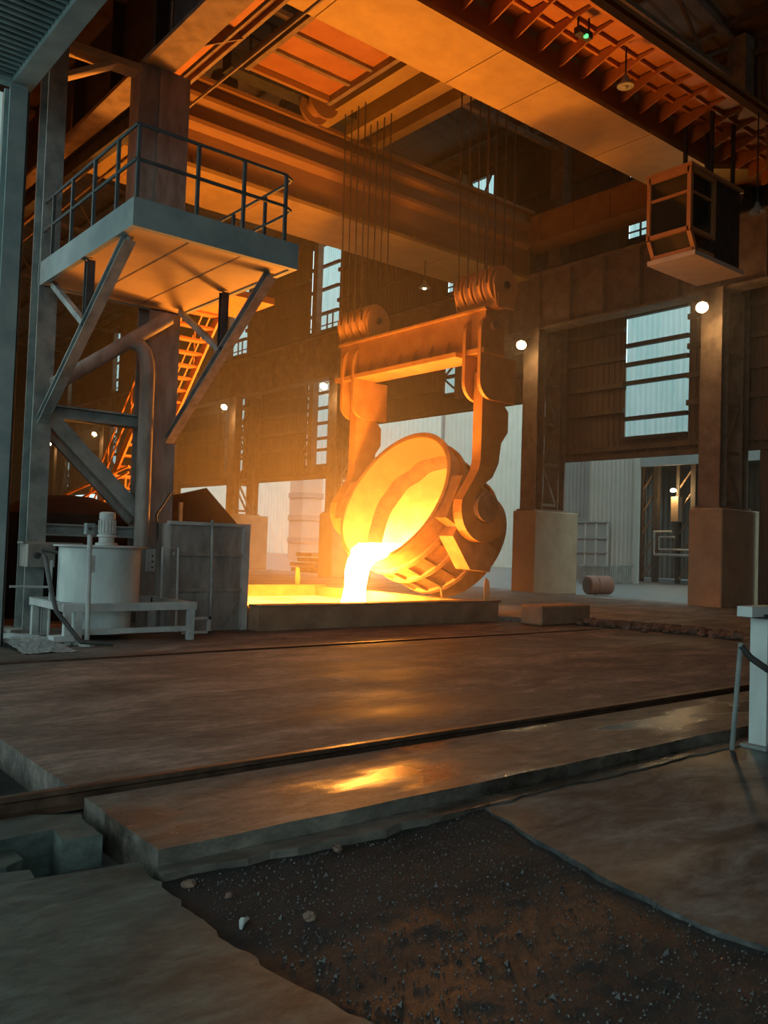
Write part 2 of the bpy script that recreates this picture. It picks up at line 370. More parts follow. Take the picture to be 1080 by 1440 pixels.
for i,(x,y,r) in enumerate(((2.06,3.94,.035),(2.97,3.93,.028),(2.34,3.29,.03),(2.15,3.7,.02))):
    o = lump((x,y,-.115), r, 50+i).build('stone', 'rubble'); tag(o, ['pale stone at the corner of the kerb plank','dark pebble lying near the kerb plank','black stone lying on the wet dirt','small pebble by the ragged slab edge'][i], 'stone')
ch = MB().tube([(2.02,3.36,-.11),(2.05,3.40,-.10),(2.10,3.43,-.112)], [.008,.016,.006], 6).build('litter_scrap', 'white_paint'); tag(ch, 'small pale scrap of litter on the wet dirt', 'litter')
# rails
def rail(name, y, x0, x1, zt, label):
    h = .13
    prof = [(-.065,0),(.065,0),(.065,.012),(.012,.025),(.012,.085),(.035,.1),(.035,.125),(.025,h),(-.025,h),(-.035,.125),(-.035,.1),(-.012,.085),(-.012,.025),(-.065,.012)]
    o = MB().prism(prof, ((x0+x1)/2, y, zt-h), (0,1,0), (0,0,1), (1,0,0), x1-x0).build(name, 'rust_rail'); return tag(o, label, 'rail')
rail('floor_rail', 5.40, -3, 30, .035, 'rusty steel floor rail running beside the kerb plank')
rail('floor_rail', 11.09, 2.1, 15.0, .02, 'rusty steel floor rail in the groove before the casting pit')

# ================================================================== SETTING: far wall, windows
WX = 26.0
wall = thing('wall_far', 'dark brown corrugated cladding of the far hall wall', None, (WX, 30, 0), kind='structure')
ys = [-6]; 
wins = [(15.8,18.3),(25.1,27.7),(35.9,38.45),(45.2,47.65),(54.3,56.9),(63.4,66.0),(73.2,75.8)]
for a,b in wins: ys += [a,b]
ys += [95]
def is_open(yc, zc):
    for k,(a,b) in enumerate(wins):
        if a < yc < b and 12.8 < zc < 17.5: return True
        lo = 8.3 if k == 1 else 5.67
        if a < yc < b and lo < zc < (10.6 if k == 0 else 10.45): return True
    if 21.5 < yc < 32.5 and zc < 7.5: return True
    return zc < 5.0 and 13.3 < yc < 80
Y = sorted(ys+[21.5,32.5,8.0,13.3,80.0]); Z = [0,5.0,5.67,7.5,8.3,10.45,10.6,12.8,17.5,18.6]
for j in range(len(Z)-1):
    i = 0
    while i < len(Y)-1:
        if is_open((Y[i]+Y[i+1])/2, (Z[j]+Z[j+1])/2): i += 1; continue
        k = i
        while k+1 < len(Y)-1 and not is_open((Y[k+1]+Y[k+2])/2, (Z[j]+Z[j+1])/2) and Y[k+1]-Y[i] < 12: k += 1
        MB().corr('y', Y[i], Y[k+1], Z[j], Z[j+1], WX).build('cladding_sheet', 'cladding', wall); i = k+1
for z in (5.67,7.5,8.3,10.45,10.6,12.8,17.5):
    cur = -6.0
    for k,(a,b) in enumerate(wins):
        if (12.8 < z < 17.5) or ((8.3 if k == 1 else 5.67) < z < 10.45): MB().box(WX+.036,WX+.05,cur,a,z-.05,z+.10).build('flashing','girt',wall); cur = b
    if not (z == 5.67): MB().box(WX+.036,WX+.05,cur,95,z-.05,z+.10).build('flashing','girt',wall)
# girts on the inner face
for z in (5.05,5.35,6.7,7.62,8.6,9.6,12.3,14.2,15.8,17.7):
    segs = [(-6,95)]
    def cut(segs, a, b): 
        out = []
        for p,q in segs:
            if b <= p or a >= q: out.append((p,q)); continue
            if p < a: out.append((p,a))
            if b < q: out.append((b,q))
        return out
    if z < 7.5: segs = cut(segs, 21.5, 32.5)
    for k,(a,b) in enumerate(wins):
        if 12.8 < z < 17.5 or (z > (8.3 if k == 1 else 5.67) and z < 10.5): segs = cut(segs, a, b)
    for p,q in segs:
        MB().box(WX-.16, WX-.02, p, q, z-.09, z+.09).build('girt', 'girt', wall)
wn = 0
def window(y0, y1, zs, bars, truss=False, mull=None, lattice=False):
    global wn; wn += 1
    t = thing('window_%d' % wn, 'tall translucent daylight window in the far wall', None, (WX, (y0+y1)/2, zs[0]), kind='structure')
    for k in range(len(zs)-1):
        MB().corr('y', y0, y1, zs[k]+.05, zs[k+1]-.05, WX+.06, per=.2, dep=.03).build('pane', 'fibreglass', t)
    for z in zs: MB().box(WX-.12, WX+.04, y0, y1, z-.07, z+.07).build('window_bar', 'steel_dark', t)
    if bars:
        for yb in bars: MB().box(WX-.06, WX+.02, yb-.02, yb+.02, zs[0], zs[1]).build('window_bar', 'steel_dark', t)
        MB().box(WX-.06, WX+.02, y0, y1, zs[0]+.3, zs[0]+.34).build('window_bar', 'steel_dark', t)
    if truss:
        n = 4; st = (y1-y0)/n; za, zb = zs[-2], zs[-1]
        for i in range(n):
            p, q = ((za,zb) if i % 2 else (zb,za)); MB().bar((WX-.1, y0+i*st, p), (WX-.1, y0+(i+1)*st, q), .07, .07).build('truss_bar', 'steel_dark', t)
    if mull:
        MB().box(WX-.45, WX-.1, mull-.2, mull+.2, zs[0]-.3, zs[-1]+.3).build('wind_post', 'steel_brown', t)
    if lattice:
        z = zs[0]; s_ = 1; 
        while z < zs[-1]-.3:
            MB().bar((WX-.15, mull+.2, z if s_ > 0 else z+.75), (WX-.15, y1, z+.75 if s_ > 0 else z), .07, .07).build('lattice_bar', 'steel_dark', t); z += .75; s_ = -s_
    return t
def lin(a,b,n): return [a+(b-a)*i/n for i in range(n+1)]
window(15.8,18.3,[5.67,6.38,7.65,8.32,9.0,10.07,10.6], None, truss=True)
window(25.1,27.7,[8.3,9.1,10.45], None, mull=26.45, lattice=True)
for a,b in wins[2:]:
    window(a,b,[5.67,6.5,7.1,7.9,8.7,9.5,10.45], None, mull=a+1.62, lattice=True)
for i,(a,b) in enumerate(wins):
    window(a,b,[12.8,13.75,15.05,16.3,17.5], [a+.5,a+1.0] if i != 0 else [a+.4,a+.8,a+1.2,a+1.6,a+2.0], mull=(a+1.62) if i > 0 else None, truss=(i == 1))
MB().box(25.9,26.4,-6,95,18.15,18.9).build('flashing','girt',wall)
# far end wall and the roof
ew = MB().corr('x', -6, 26, 0, 19, 94, per=.5, dep=.06).build('wall_end', 'cladding'); struct(ew, 'dark end wall of the long hall')
cl = thing('ceiling', 'dark corrugated roof sheeting above the crane', None, (15, 40, 18.6), kind='structure')
def roof(x0,z0,x1,z1):
    mb = MB(); k = 0; n = 150; pr = []
    for i in range(n):
        y = -6+101*i/n; st = 101/n; pr += [(y,0),(y+.35*st,0),(y+.5*st,.06),(y+.85*st,.06)]
    pr.append((95,0))
    for y,d in pr: mb.v += [(x0,y,z0+d),(x1,y,z1+d)]
    for i in range(len(pr)-1): mb.f.append((2*i,2*i+1,2*i+3,2*i+2))
    mb.build('roof_slope', 'roof_sheet', cl)
roof(3.0,17.6,15,20.2); roof(15,20.2,26.3,18.4)
for x in (5,7.5,10,12.5,15,17.5,20,22.5,25):
    z = 17.6+2.6*(x-3)/12 if x <= 15 else 20.2-1.8*(x-15)/11.3
    MB().box(x-.06,x+.06,-2,94,z-.22,z-.02).build('purlin', 'girt', cl)
for k,y in enumerate((14.2,21.2,33.6,43.3,53.2,62.8,72.8)):
    t = thing('roof_truss', ['steel roof truss above the platform column','steel roof truss over the tall open bay','steel roof truss deep in the hall'][min(k,2)], 'roof truss', (15, y, 17), group='roof trusses')
    zt = lambda x: (17.6+2.6*(x-3)/12 if x <= 15 else 20.2-1.8*(x-15)/11.3)-.3
    zb = 17.0
    MB().bar((6,y,zb),(25.8,y,zb),.2,.16).build('bottom_chord','steel_brown',t)
    MB().bar((6,y,zt(6)),(15,y,zt(15)),.2,.14).build('top_chord','steel_brown',t); MB().bar((15,y,zt(15)),(25.8,y,zt(25.8)),.2,.14).build('top_chord','steel_brown',t)
    xs = lin(6,25.8,10)
    for i in range(10):
        p,q = xs[i],xs[i+1]
        MB().bar((p,y,zb if i%2 else zt(p)),(q,y,zt(q) if i%2 else zb),.1,.1).build('web_bar','steel_brown',t)
nw = MB().box(3.0,3.2,-6,14.9,8.5,17.6).box(3.72,3.85,14.9,94,0,17.8).build('wall_near_blocker','cladding'); struct(nw,'added dark cladding above the canopy and along the near column row, blocking daylight')  # added to keep daylight from entering along the near side
bw = MB().box(2.0,26,-4.2,-4.0,-.3,18.0).build('wall_back_blocker','cladding'); struct(bw,'added unseen cladding wall closing the hall against daylight')  # added out of view so daylight comes in only from the left
# near-left canopy deck
dk = thing('trim_1', 'teal corrugated canopy soffit with a deep edge beam', None, (3.6, 10, 8), kind='structure')
mb = MB(); pr = []
for i in range(120):
    y = -3+15.85*i/120; st = 15.85/120; pr += [(y,0),(y+.35*st,0),(y+.5*st,.05),(y+.85*st,.05)]
pr.append((12.85,0))
for y,d in pr: mb.v += [(-9,y,8.05+d),(3.45,y,8.05+d)]  # soffit stretched unseen over the camera to cut daylight on the floor
for i in range(len(pr)-1): mb.f.append((2*i,2*i+1,2*i+3,2*i+2))
mb.build('soffit', 'deck_teal', dk)
MB().box(3.38,3.66,-3,12.88,7.98,8.45).build('edge_beam','daylit_teal',dk); MB().box(-9,3.4,12.75,12.9,7.98,8.3).build('end_beam','daylit_teal',dk)
t = thing('canopy_column', 'grey-teal steel column at the corner of the canopy', 'column', (3.35,12.95,0))
MB().box(3.35,3.59,12.72,12.76,0,8).build('flange','daylit_teal',t); MB().box(3.35,3.59,13.0,13.04,0,8).build('flange','daylit_teal',t); MB().box(3.45,3.48,12.76,13.0,0,8).build('web','daylit_teal',t)
MB().tube([(3.64,12.88,0),(3.64,12.88,8.0)],.03,8).build('downpipe','steel_dark',t)
lw = MB().corr('x', -4, 3.40, 0, 8, 13.12, per=.25).build('wall_left', 'fibreglass'); struct(lw, 'pale daylit cladding beyond the canopy column')

# ================================================================== outside buildings
b = thing('corrugated_building', 'pale corrugated building across the yard with a barred window', 'building', (40,32,0))
MB().corr('y', 27.35, 30.5, 0, 12, 40, per=.28, dep=.05).build('wall_panel','pale_cladding',b)
MB().box(39.92,40.1,27.1,27.4,0,12).build('corner_trim','pale_cladding',b)
MB().corr('y', 30.5, 36, 3.6, 12, 41.0, per=.28, dep=.05).build('wall_panel','grey_cladding',b)
MB().box(40.9,41.1,30.5,36,0,3.6).build('wall_panel','grey_cladding',b)
MB().box(40.0,41.0,30.45,30.5,0,12).build('return_wall','grey_cladding',b)
wf = MB().box(39.86,39.93,28.95,31.9,.75,3.35).build('window','grey_cladding',b)
for y in (29.0,29.75,30.5,31.2,31.85): MB().box(39.8,39.86,y-.04,y+.04,.75,3.35).build('mullion','pale_cladding',wf)
for z in (.8,1.6,2.4,3.3): MB().box(39.8,39.86,28.95,31.9,z-.03,z+.03).build('mullion','grey_cladding',wf)
b = thing('dark_hall', 'dark open hall across the yard with trusses, pipes and a lamp', 'building', (46,22,0))
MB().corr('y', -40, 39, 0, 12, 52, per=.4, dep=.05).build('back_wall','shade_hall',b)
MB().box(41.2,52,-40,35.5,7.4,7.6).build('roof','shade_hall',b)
MB().box(40,40.3,-40,27.1,6.3,7.5).build('fascia','grey_cladding',b); MB().corr('y',-40,27.1,7.5,14,40.1,per=.4,dep=.05).build('upper_sky_blocker','shade_hall',b)  # hall lengthened and raised out of view to block the low sky
for y in (28.75,26.35):
    cpart = MB().box(44,44.3,y-.15,y+.15,0,7.4).build('column','steel_dark',b)
    for i in range(5): MB().bar((44.1,y+.9,1.3*i+.2),(44.1,y,1.3*i+1.4),.08,.08).build('lacing_bar','steel_brown',cpart)
    MB().box(44,44.3,y+.85,y+1.05,0,7.4).build('column','steel_dark',b)
MB().tube([(43,27.0,2.9),(43,28.1,2.9),(43,28.1,1.6),(43,24,1.6)],.08,8).build('pipe','grey_paint',b)
MB().tube([(43,26.8,2.6),(43,27.8,2.6),(43,27.8,1.9),(43,24,1.9)],.06,8).build('pipe','grey_paint',b)
MB().box(43.5,43.9,26.95,27.4,3.5,4.9).build('lit_post','pedestal',b)
yl = thing('yard_lamp', 'glowing lamp on a post inside the dark hall across the yard', 'lamp', (43.3,27.15,5.05))
MB().lathe([(.02,.0),(.14,.02),(.16,.12),(.05,.2)],(43.3,27.15,5.15),n=12).build('lamp_head','lamp_sodium',yl)
MB().tube([(43.3,27.15,5.3),(43.7,27.15,5.3),(43.7,27.15,4.9)],.03,6).build('bracket','steel_dark',yl)
b = thing('pale_building', 'long pale building far beyond the tall open bay, with a panel standing in for hazy sky', 'building', (62,60,0))
MB().corr('y', 36, 62, 0, 16, 58, per=.6, dep=.08).build('wall_panel','pale_far',b)
MB().corr('y', 62, 160, 0, 22, 66, per=.8, dep=.08).build('wall_panel','pale_far',b)  # stands in for the pale hazy sky behind the left bay
MB().box(57.8,66,61.8,62,0,16).build('return_wall','grey_cladding',b)
tw = thing('lattice_tower', 'pale banded tower standing far beyond the left open bay', 'tower', (46,68,0))
for i in range(9):
    MB().box(45,47.2,66.8,69,i*2.1,i*2.1+1.6).build('tower_stage','pale_cladding',tw); MB().box(44.9,47.3,66.7,69.1,i*2.1+1.6,i*2.1+2.1).build('tower_band','grey_cladding',tw)
fe = thing('yard_fence', 'low metal railing standing before the pale corrugated building', 'fence', (36.5,26.6,0))
for x in lin(34.4,38.6,26): MB().box(x-.02,x+.02,26.58,26.62,0,.95).build('picket','steel_grey',fe)
MB().box(34.3,38.8,26.57,26.63,.92,.98).build('top_rail','steel_grey',fe); MB().box(34.3,38.8,26.57,26.63,.12,.17).build('bottom_rail','steel_grey',fe)
dr = thing('fallen_drum', 'rust-red drum lying on its side behind the pedestal', 'drum', (26.9,20.3,0))
MB().lathe([(.02,0),(.33,0),(.36,.04),(.36,.35),(.38,.37),(.36,.39),(.36,.95),(.33,1.0)],(26.75,20.35,.36),(.93,-.36,0),20).build('drum_body','drum_red',dr,smooth=True)
MB().lathe([(.02,-.012),(.30,-.012),(.30,.004)],(26.75,20.35,.36),(.93,-.36,0),16).build('drum_lid','steel_dark',dr)
pl = thing('plate_stack', 'low stack of steel plates in the hazy bay beyond the pit', 'stack', (27.6,39,0))
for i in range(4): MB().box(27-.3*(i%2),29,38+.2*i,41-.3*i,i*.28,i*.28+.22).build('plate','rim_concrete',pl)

# ================================================================== far columns, runway, lamps
def col_far(y, label, grp=None, lace=True):
    t = thing('crane_column', label, 'column', (25,y,0), group=grp)
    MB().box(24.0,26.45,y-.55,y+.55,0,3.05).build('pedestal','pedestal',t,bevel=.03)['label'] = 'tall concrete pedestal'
    for x0,x1 in ((24.15,24.6),(25.45,25.85)):
        MB().box(x0,x0+.05,y-.35,y+.35,3.05,9.8).box(x1-.05,x1,y-.35,y+.35,3.05,9.8).box(x0+.05,x1-.05,y-.05,y+.05,3.05,9.8).build('leg','steel_brown',t)
    MB().box(24.05,25.95,y-.42,y+.42,3.05,3.12).build('base_plate','steel_brown',t)
    MB().box(25.35,25.9,y-.3,y+.3,9.8,18.2).build('upper_shaft','steel_brown',t)
    z = 3.3; s_ = 0
    while z < 9.3 and lace:
        for yy in (y-.25,y+.25):
            MB().bar((24.6,yy,z),(25.45,yy,z),.06,.1).build('lacing_bar','steel_brown',t)
            p,q = (z,z+1.5) if s_ else (z+1.5,z)
            MB().bar((24.6,yy,p),(25.45,yy,q),.05,.1).build('lacing_bar','steel_brown',t)
        z += 1.5; s_ = 1-s_
    return t
def floodlight(x,y,z,label,power=22,grp=None,r=.17):
    t = thing('floodlight', label, 'lamp', (x,y,z), group=grp)
    MB().lathe([(.06,.30),(.10,.26),(.12,.12),(r+.03,.0)],(x,y,z),(.62,.45,.64),16).build('housing','steel_dark',t)
    MB().lathe([(.02,-.05),(r*.7,-.035),(r,.0)],(x,y,z),(.62,.45,.64),16).build('lens','lamp_sodium',t)
    MB().tube([(x+.15,y+.08,z+.2),(x+.53,y+.05,z+.35)],.025,6).build('bracket','steel_dark',t)
    l = bpy.data.lights.new('floodlight_bulb','POINT'); l.energy = power; l.color = (1,.60,.25); l.shadow_soft_size = .12
    lo = bpy.data.objects.new('floodlight_bulb', l); COL.objects.link(lo); lo.parent = t; lo.location = (-.25,-.2,-.25)
    return t
col_far(13.95,'laced steel crane column on the pedestal right of the barred window bay')
col_far(21.15,'laced steel crane column on the pedestal beside the tall open bay')
col_far(33.6,'laced steel crane column behind the ladle at the far side of the tall bay')
for y in (43.3,53.2,62.8,72.8): col_far(y,'laced steel crane column far down the hall beyond the ladle','far hall columns')
col_far(6.3,'laced steel crane column past the barred window bay and its neighbour pedestal')
floodlight(23.6,13.95,9.1,'lit floodlight on the column right of the barred window')
floodlight(23.6,21.15,9.1,'lit floodlight on the column beside the tall open bay')
floodlight(23.6,33.6,9.1,'lit floodlight on the column behind the ladle')
for y in (43.3,62.8,72.8): floodlight(23.6,y,9.1,'lit floodlight on a column far down the hall',grp='far hall floodlights')
rb = thing('runway_beam', 'deep brown plate girder carrying the crane rail along the far wall', 'beam', (24.7,40,9.8))
MB().box(24.62,24.68,-6,94,9.85,11.9).build('web','steel_brown',rb)
MB().box(24.35,25.0,-6,94,9.78,9.86).build('bottom_flange','steel_brown',rb); MB().box(24.35,25.0,-6,94,11.88,11.96).build('top_flange','steel_brown',rb)
MB().box(24.6,24.72,-6,94,11.96,12.12).build('crane_rail','steel_dark',rb)
st0 = MB().box(24.40,24.62,-5.02,-4.98,9.86,11.88).build('stiffener','steel_brown',rb)
for i in range(1,62): copy_part(st0,(0,1.45*i,0))
MB().box(25.0,25.9,-6,94,11.8,11.88).build('walkway_plate','steel_brown',rb)

# ================================================================== overhead crane bridge
cr = thing('overhead_crane', 'heavy orange overhead travelling crane bridge of two box girders', 'crane', (15,17.5,11.7))
# far girder
g1 = MB().box(5.6,24.4,21.55,23.55,11.85,14.22).build('girder','crane_web',cr); g1['label'] = 'far box girder with long horizontal ribs'
MB().box(5.6,24.2,21.35,23.75,11.70,11.82).build('bottom_flange','crane_yellow',g1); MB().box(5.6,24.4,21.35,23.75,14.22,14.34).build('top_flange','crane_web',g1)
for zc,x0 in ((13.72,9.9),(13.0,5.6)):
    MB().prism([(0,-.16),(-.20,-.02),(-.22,.10),(0,.16)],((x0+24.2)/2,21.55,zc),(0,1,0),(0,0,1),(1,0,0),24.2-x0).build('rib','crane_web',g1)
gs = MB().prism([(0,0),(-.17,0),(-.17,.05),(-.03,.3),(0,.3)],(7,21.55,11.82),(0,1,0),(0,0,1),(1,0,0),.04).build('gusset','crane_yellow',g1)
for i in range(1,15): copy_part(gs,(1.15*i,0,0))
for x in (9.2,13.0,16.6,20.3): MB().box(x-.015,x+.015,21.36,23.74,11.69,11.70).build('weld_seam','crane_orange',g1)
# near girder with tapered end, underside in plates
g2 = MB().prism([(5.6,11.82),(20.35,11.82),(23.9,12.9),(24.4,12.9),(24.4,14.22),(5.6,14.22)],(0,12.72,0),(1,0,0),(0,0,1),(0,1,0),1.5).build('girder','crane_web',cr); g2['label'] = 'near box girder with a plated underside'
for a,b in ((5.6,9.0),(9.0,12.46),(12.46,14.18),(14.18,17.65),(17.65,20.4)):
    MB().box(a+.012,b-.012,11.86,13.58,11.70,11.82).build('soffit_plate','crane_yellow',g2)
MB().prism([(20.4,11.70),(23.95,12.78),(23.95,12.9),(20.4,11.82)],(0,12.72,0),(1,0,0),(0,0,1),(0,1,0),1.72).build('soffit_plate','crane_yellow',g2)
MB().box(5.6,24.4,11.8,13.64,14.22,14.34).build('top_flange','crane_web',g2)
# end trucks
for nm,x0,x1 in (('a',24.2,25.05),('b',5.75,6.5)):
    e = MB().box(x0,x1,11.0,24.6,13.05,14.1).build('end_truck','crane_web',cr)
    st = MB().box(x0-.06,x0,11.6,11.64,13.08,14.08).build('stiffener','crane_web',e)
    for i in range(1,9): copy_part(st,(0,1.55*i,0))
    MB().box(x0-.08,x1+.08,11.0,24.6,13.0,13.06).build('flange','crane_web',e)
    for y in (11.6,13.6,21.9,23.9): MB().lathe([(.05,-.12),(.42,-.12),(.42,.12),(.05,.12)],((x0+x1)/2,y,12.55),(1,0,0),20).build('wheel','steel_dark',e)
# walkway on the outer side of the near girder
wk = MB().box(7.5,23.2,10.36,10.44,12.36,12.56).build('walkway','crane_orange',cr); wk['label'] = 'orange panelled crane walkway on tapered brackets'
NB = 21; pit_ = (23.0-7.6)/NB
fin = MB().prism([(0,-.40),(-.10,-.40),(-1.0,-.10),(-1.42,-.05),(-1.42,.0),(0,.0)],(7.6,11.85,12.42),(0,1,0),(0,0,1),(1,0,0),.035).build('bracket','crane_orange',wk)
for i in range(1,NB+1): copy_part(fin,(pit_*i,0,0))
pn = MB().box(7.6+.03,7.6+pit_-.03,11.42,11.83,12.44,12.47).build('floor_panel','crane_orange',wk)
for r,(dy) in enumerate((0,-.46,-.92)):
    for i in range(NB):
        if r or i: copy_part(pn,(pit_*i,dy,0))
for y in (11.40,10.94): MB().box(7.5,23.2,y-.03,y+.03,12.36,12.50).build('stringer','crane_orange',wk)
# operator cab
cx0,cx1,cy0,cy1,cz0,cz1 = 17.75,20.0,10.85,11.92,8.62,10.62
cabf = MB()
for (x,y) in ((cx0,cy0),(cx0,cy1),(18.75,cy0),(18.75,cy1)): cabf.bar((x,y,cz0+.5),(x,y,cz1),.1,.1)
cabf.bar((cx0,cy0,cz1-.06),(cx0,cy1,cz1-.06),.1,.14); cabf.bar((cx0,cy0,cz1-.06),(18.75,cy0,cz1-.06),.1,.14)
cabf.bar((cx0,cy0,cz0+.55),(cx0,cy1,cz0+.55),.1,.1); cabf.bar((cx0,cy0,cz0+.55),(18.75,cy0,cz0+.55),.1,.1)
cabf.bar((cx0,cy0,10.05),(cx0,cy1,10.05),.07,.06); cabf.bar((cx0,cy0,10.05),(18.75,cy0,10.05),.07,.06)
cabf.bar((cx0,cy0,cz0+.5),(cx0+.25,cy0,cz0+.08),.1,.1); cabf.bar((cx0,cy1,cz0+.5),(cx0+.25,cy1,cz0+.08),.1,.1)
cabf.bar((cx0+.2,cy0,cz0+.1),(cx0+.2,cy1,cz0+.1),.12,.12); cabf.bar((cx0+.2,cy0,cz0+.1),(18.75,cy0,cz0+.1),.1,.12)
cabf.box(cx0-.08,cx1+.05,cy0-.08,cy1+.08,cz1,cz1+.08)
cab = cabf.build('operator_cab','cab_paint',cr); cab['label'] = 'glazed operator cab with orange frames hanging below the walkway'
MB().box(cx0+.02,cx0+.04,cy0+.05,cy1-.05,cz0+.6,10.02).build('window_pane','glass_dark',cab); MB().box(cx0+.02,cx0+.04,cy0+.05,cy1-.05,10.08,cz1-.12).build('window_pane','glass_dark',cab)
MB().box(cx0+.05,18.7,cy0+.02,cy0+.04,cz0+.6,10.02).build('window_pane','glass_dark',cab); MB().box(cx0+.05,18.7,cy0+.02,cy0+.04,10.08,cz1-.12).build('window_pane','glass_dark',cab)
MB().prism([(.02,.5),(.24,.12),(.27,.14),(.05,.5)],(cx0,(cy0+cy1)/2,cz0),(1,0,0),(0,0,1),(0,1,0),cy1-cy0-.1).build('chin_pane','glass_dark',cab)
MB().box(18.8,cx1,cy0,cy1,cz0+.06,cz1).build('rear_body','steel_dark',cab)
MB().box(cx0+.12,cx1+.1,cy0-.08,cy1+.12,cz0-.05,cz0+.06).build('floor_plate','cab_white',cab)
[MB().bar((x,y,cz1+.05),(x,y,12.38),.08,.08).build('hanger','steel_dark',cab) for x in (18.9,19.9) for y in (11.0,11.7)]
# ladder from cab to walkway
ld = MB()
lad = MB().bar((20.5,10.2,8.7),(20.5,10.45,12.4),.06,.06).bar((21.15,10.2,8.7),(21.15,10.45,12.4),.06,.06).build('ladder','crane_orange',cr)
for i in range(14): MB().box(20.5,21.15,10.14+.0166*i,10.30+.0166*i,8.9+.26*i,8.94+.26*i).build('rung','crane_orange',lad)
# crane pendant lamps
def pendant(x,y,z,top,label,m='lamp_dim',s=1.0):
    t = thing('pendant_lamp', label, 'lamp', (x,y,z))
    MB().lathe([(.03,.30*s),(.06,.24*s),(.08,.16*s),(.20*s,.03*s),(.21*s,0)],(x,y,z),n=18).build('shade','steel_grey',t,smooth=True)
    MB().lathe([(.02,-.05),(.07*s,-.02),(.09*s,.03)],(x,y,z),n=12).build('bulb',m,t)
    MB().tube([(x,y,z+.28*s),(x,y,top)],.02,6).build('stem','steel_dark',t); return t
pendant(15.1,10.8,11.5,12.36,'bell lamp hanging under the walkway brackets','steel_grey',.85)
pendant(19.6,10.2,9.85,12.3,'bell lamp hanging beside the cab ladder','steel_grey',.9)
pendant(19.97,22.5,10.7,11.7,'small lit bell lamp hanging under the far girder','lamp_dim')
sg = thing('signal_light', 'small crane signal box with a green lamp under the walkway', 'signal light', (13.64,10.8,12.0))
MB().box(13.45,13.85,10.72,10.88,11.98,12.12).build('box','steel_dark',sg); MB().lathe([(.02,-.04),(.05,-.02),(.05,.02)],(13.66,10.74,11.98),n=10).build('green_lamp','lamp_green',sg)
for x in (13.48,13.82): MB().bar((x,10.8,12.1),(x,10.8,12.45),.03,.03).build('hanger','steel_dark',sg)

# ================================================================== trolley
tr_ = thing('crane_trolley', 'crane trolley of orange panels and cross beams between the girders', 'trolley', (13.8,17.5,14.3))
for a,b in ((15.95,16.87),(16.93,17.85),(17.91,18.83),(18.89,19.8)):
    MB().box(11.2,13.74,a,b,14.32,14.38).build('floor_panel','crane_orange',tr_)
for y in (16.9,17.88,18.86): MB().box(11.2,13.74,y-.06,y+.06,14.22,14.42).build('joist','steel_brown',tr_)
MB().box(11.08,13.86,19.82,19.95,14.15,14.5).build('side_beam','crane_web',tr_); MB().box(11.08,13.86,15.80,15.93,14.15,14.5).build('side_beam','steel_brown',tr_)
MB().box(11.06,11.2,15.8,19.95,14.12,14.5).build('side_beam','steel_brown',tr_); MB().box(13.74,13.88,15.8,19.95,14.12,14.5).build('side_beam','steel_brown',tr_)
for a,b in ((14.25,14.75),(15.45,15.95),(16.45,16.8)): MB().box(a,b,13.7,21.3,14.25,14.85).build('cross_beam','crane_yellow',tr_)
for y in (21.0,14.0): MB().box(11.1,17.2,y-.25,y+.25,14.55,15.1).build('end_beam','steel_dark',tr_)
for x in (11.6,13.9,16.4):
    for y in (22.0,13.1): MB().lathe([(.05,-.12),(.36,-.12),(.36,.06),(.42,.07),(.42,.12),(.05,.12)],(x,y,14.78),(0,1,0),20).build('wheel','steel_brown',tr_,smooth=True)
for y in (19.9,15.2): MB().lathe([(.1,-1.2),(.62,-1.2),(.62,-1.1),(.5,-1.1),(.5,1.1),(.62,1.1),(.62,1.2),(.1,1.2)],(15.1,y,15.6),(0,1,0),24).build('rope_drum','steel_brown',tr_,smooth=True)
MB().box(14.2,16.6,16.6,18.4,14.85,15.9).build('gearbox','steel_dark',tr_)
MB().lathe([(.08,-.3),(.5,-.3),(.5,-.2),(.3,-.2),(.3,.2),(.5,.2),(.5,.3),(.08,.3)],(13.9,20.55,14.4),(0,1,0),24).build('cable_reel','crane_web',tr_,smooth=True)
for x in lin(11.2,13.8,4):
    MB().bar((x,19.9,14.5),(x,19.9,15.6),.05,.05).build('rail_post','steel_dark',tr_); MB().bar((x,15.85,14.5),(x,15.85,15.6),.05,.05).build('rail_post','steel_dark',tr_)
for y in (19.9,15.85):
    for z in (15.05,15.6): MB().bar((11.2,y,z),(13.8,y,z),.05,.05).build('handrail','steel_dark',tr_)

# ================================================================== lifting beam, hooks, ropes
LX = 15.05
lb = thing('lifting_beam', 'orange lifting beam with sheave blocks and two long ladle hooks', 'lifting beam', (LX,17.4,6.4))
MB().box(LX-.22,LX+.22,14.45,20.3,6.42,7.36).build('web_box','hook_steel',lb)
MB().box(LX-.42,LX+.42,15.25,19.35,6.30,6.42).build('bottom_flange','hook_steel',lb)
MB().box(LX-.37,LX+.37,14.35,15.05,6.30,6.42).build('bottom_flange','hook_steel',lb); MB().box(LX-.37,LX+.37,19.6,20.35,6.30,6.42).build('bottom_flange','hook_steel',lb)
MB().box(LX-.3,LX+.3,14.4,20.35,7.36,7.42).build('top_flange','hook_steel',lb)
gu = MB().prism([(0,0),(-.18,0),(-.18,.04),(-.02,.35),(0,.35)],(LX-.22,15.7,6.42),(1,0,0),(0,0,1),(0,1,0),.04).build('gusset','hook_steel',lb)
for i in range(1,6): copy_part(gu,(0,.62*i,0))
def arc(cx,cz,r,a0,a1,n): return [(cx+r*math.cos(math.radians(a0+(a1-a0)*i/n)), cz+r*math.sin(math.radians(a0+(a1-a0)*i/n))) for i in range(n+1)]
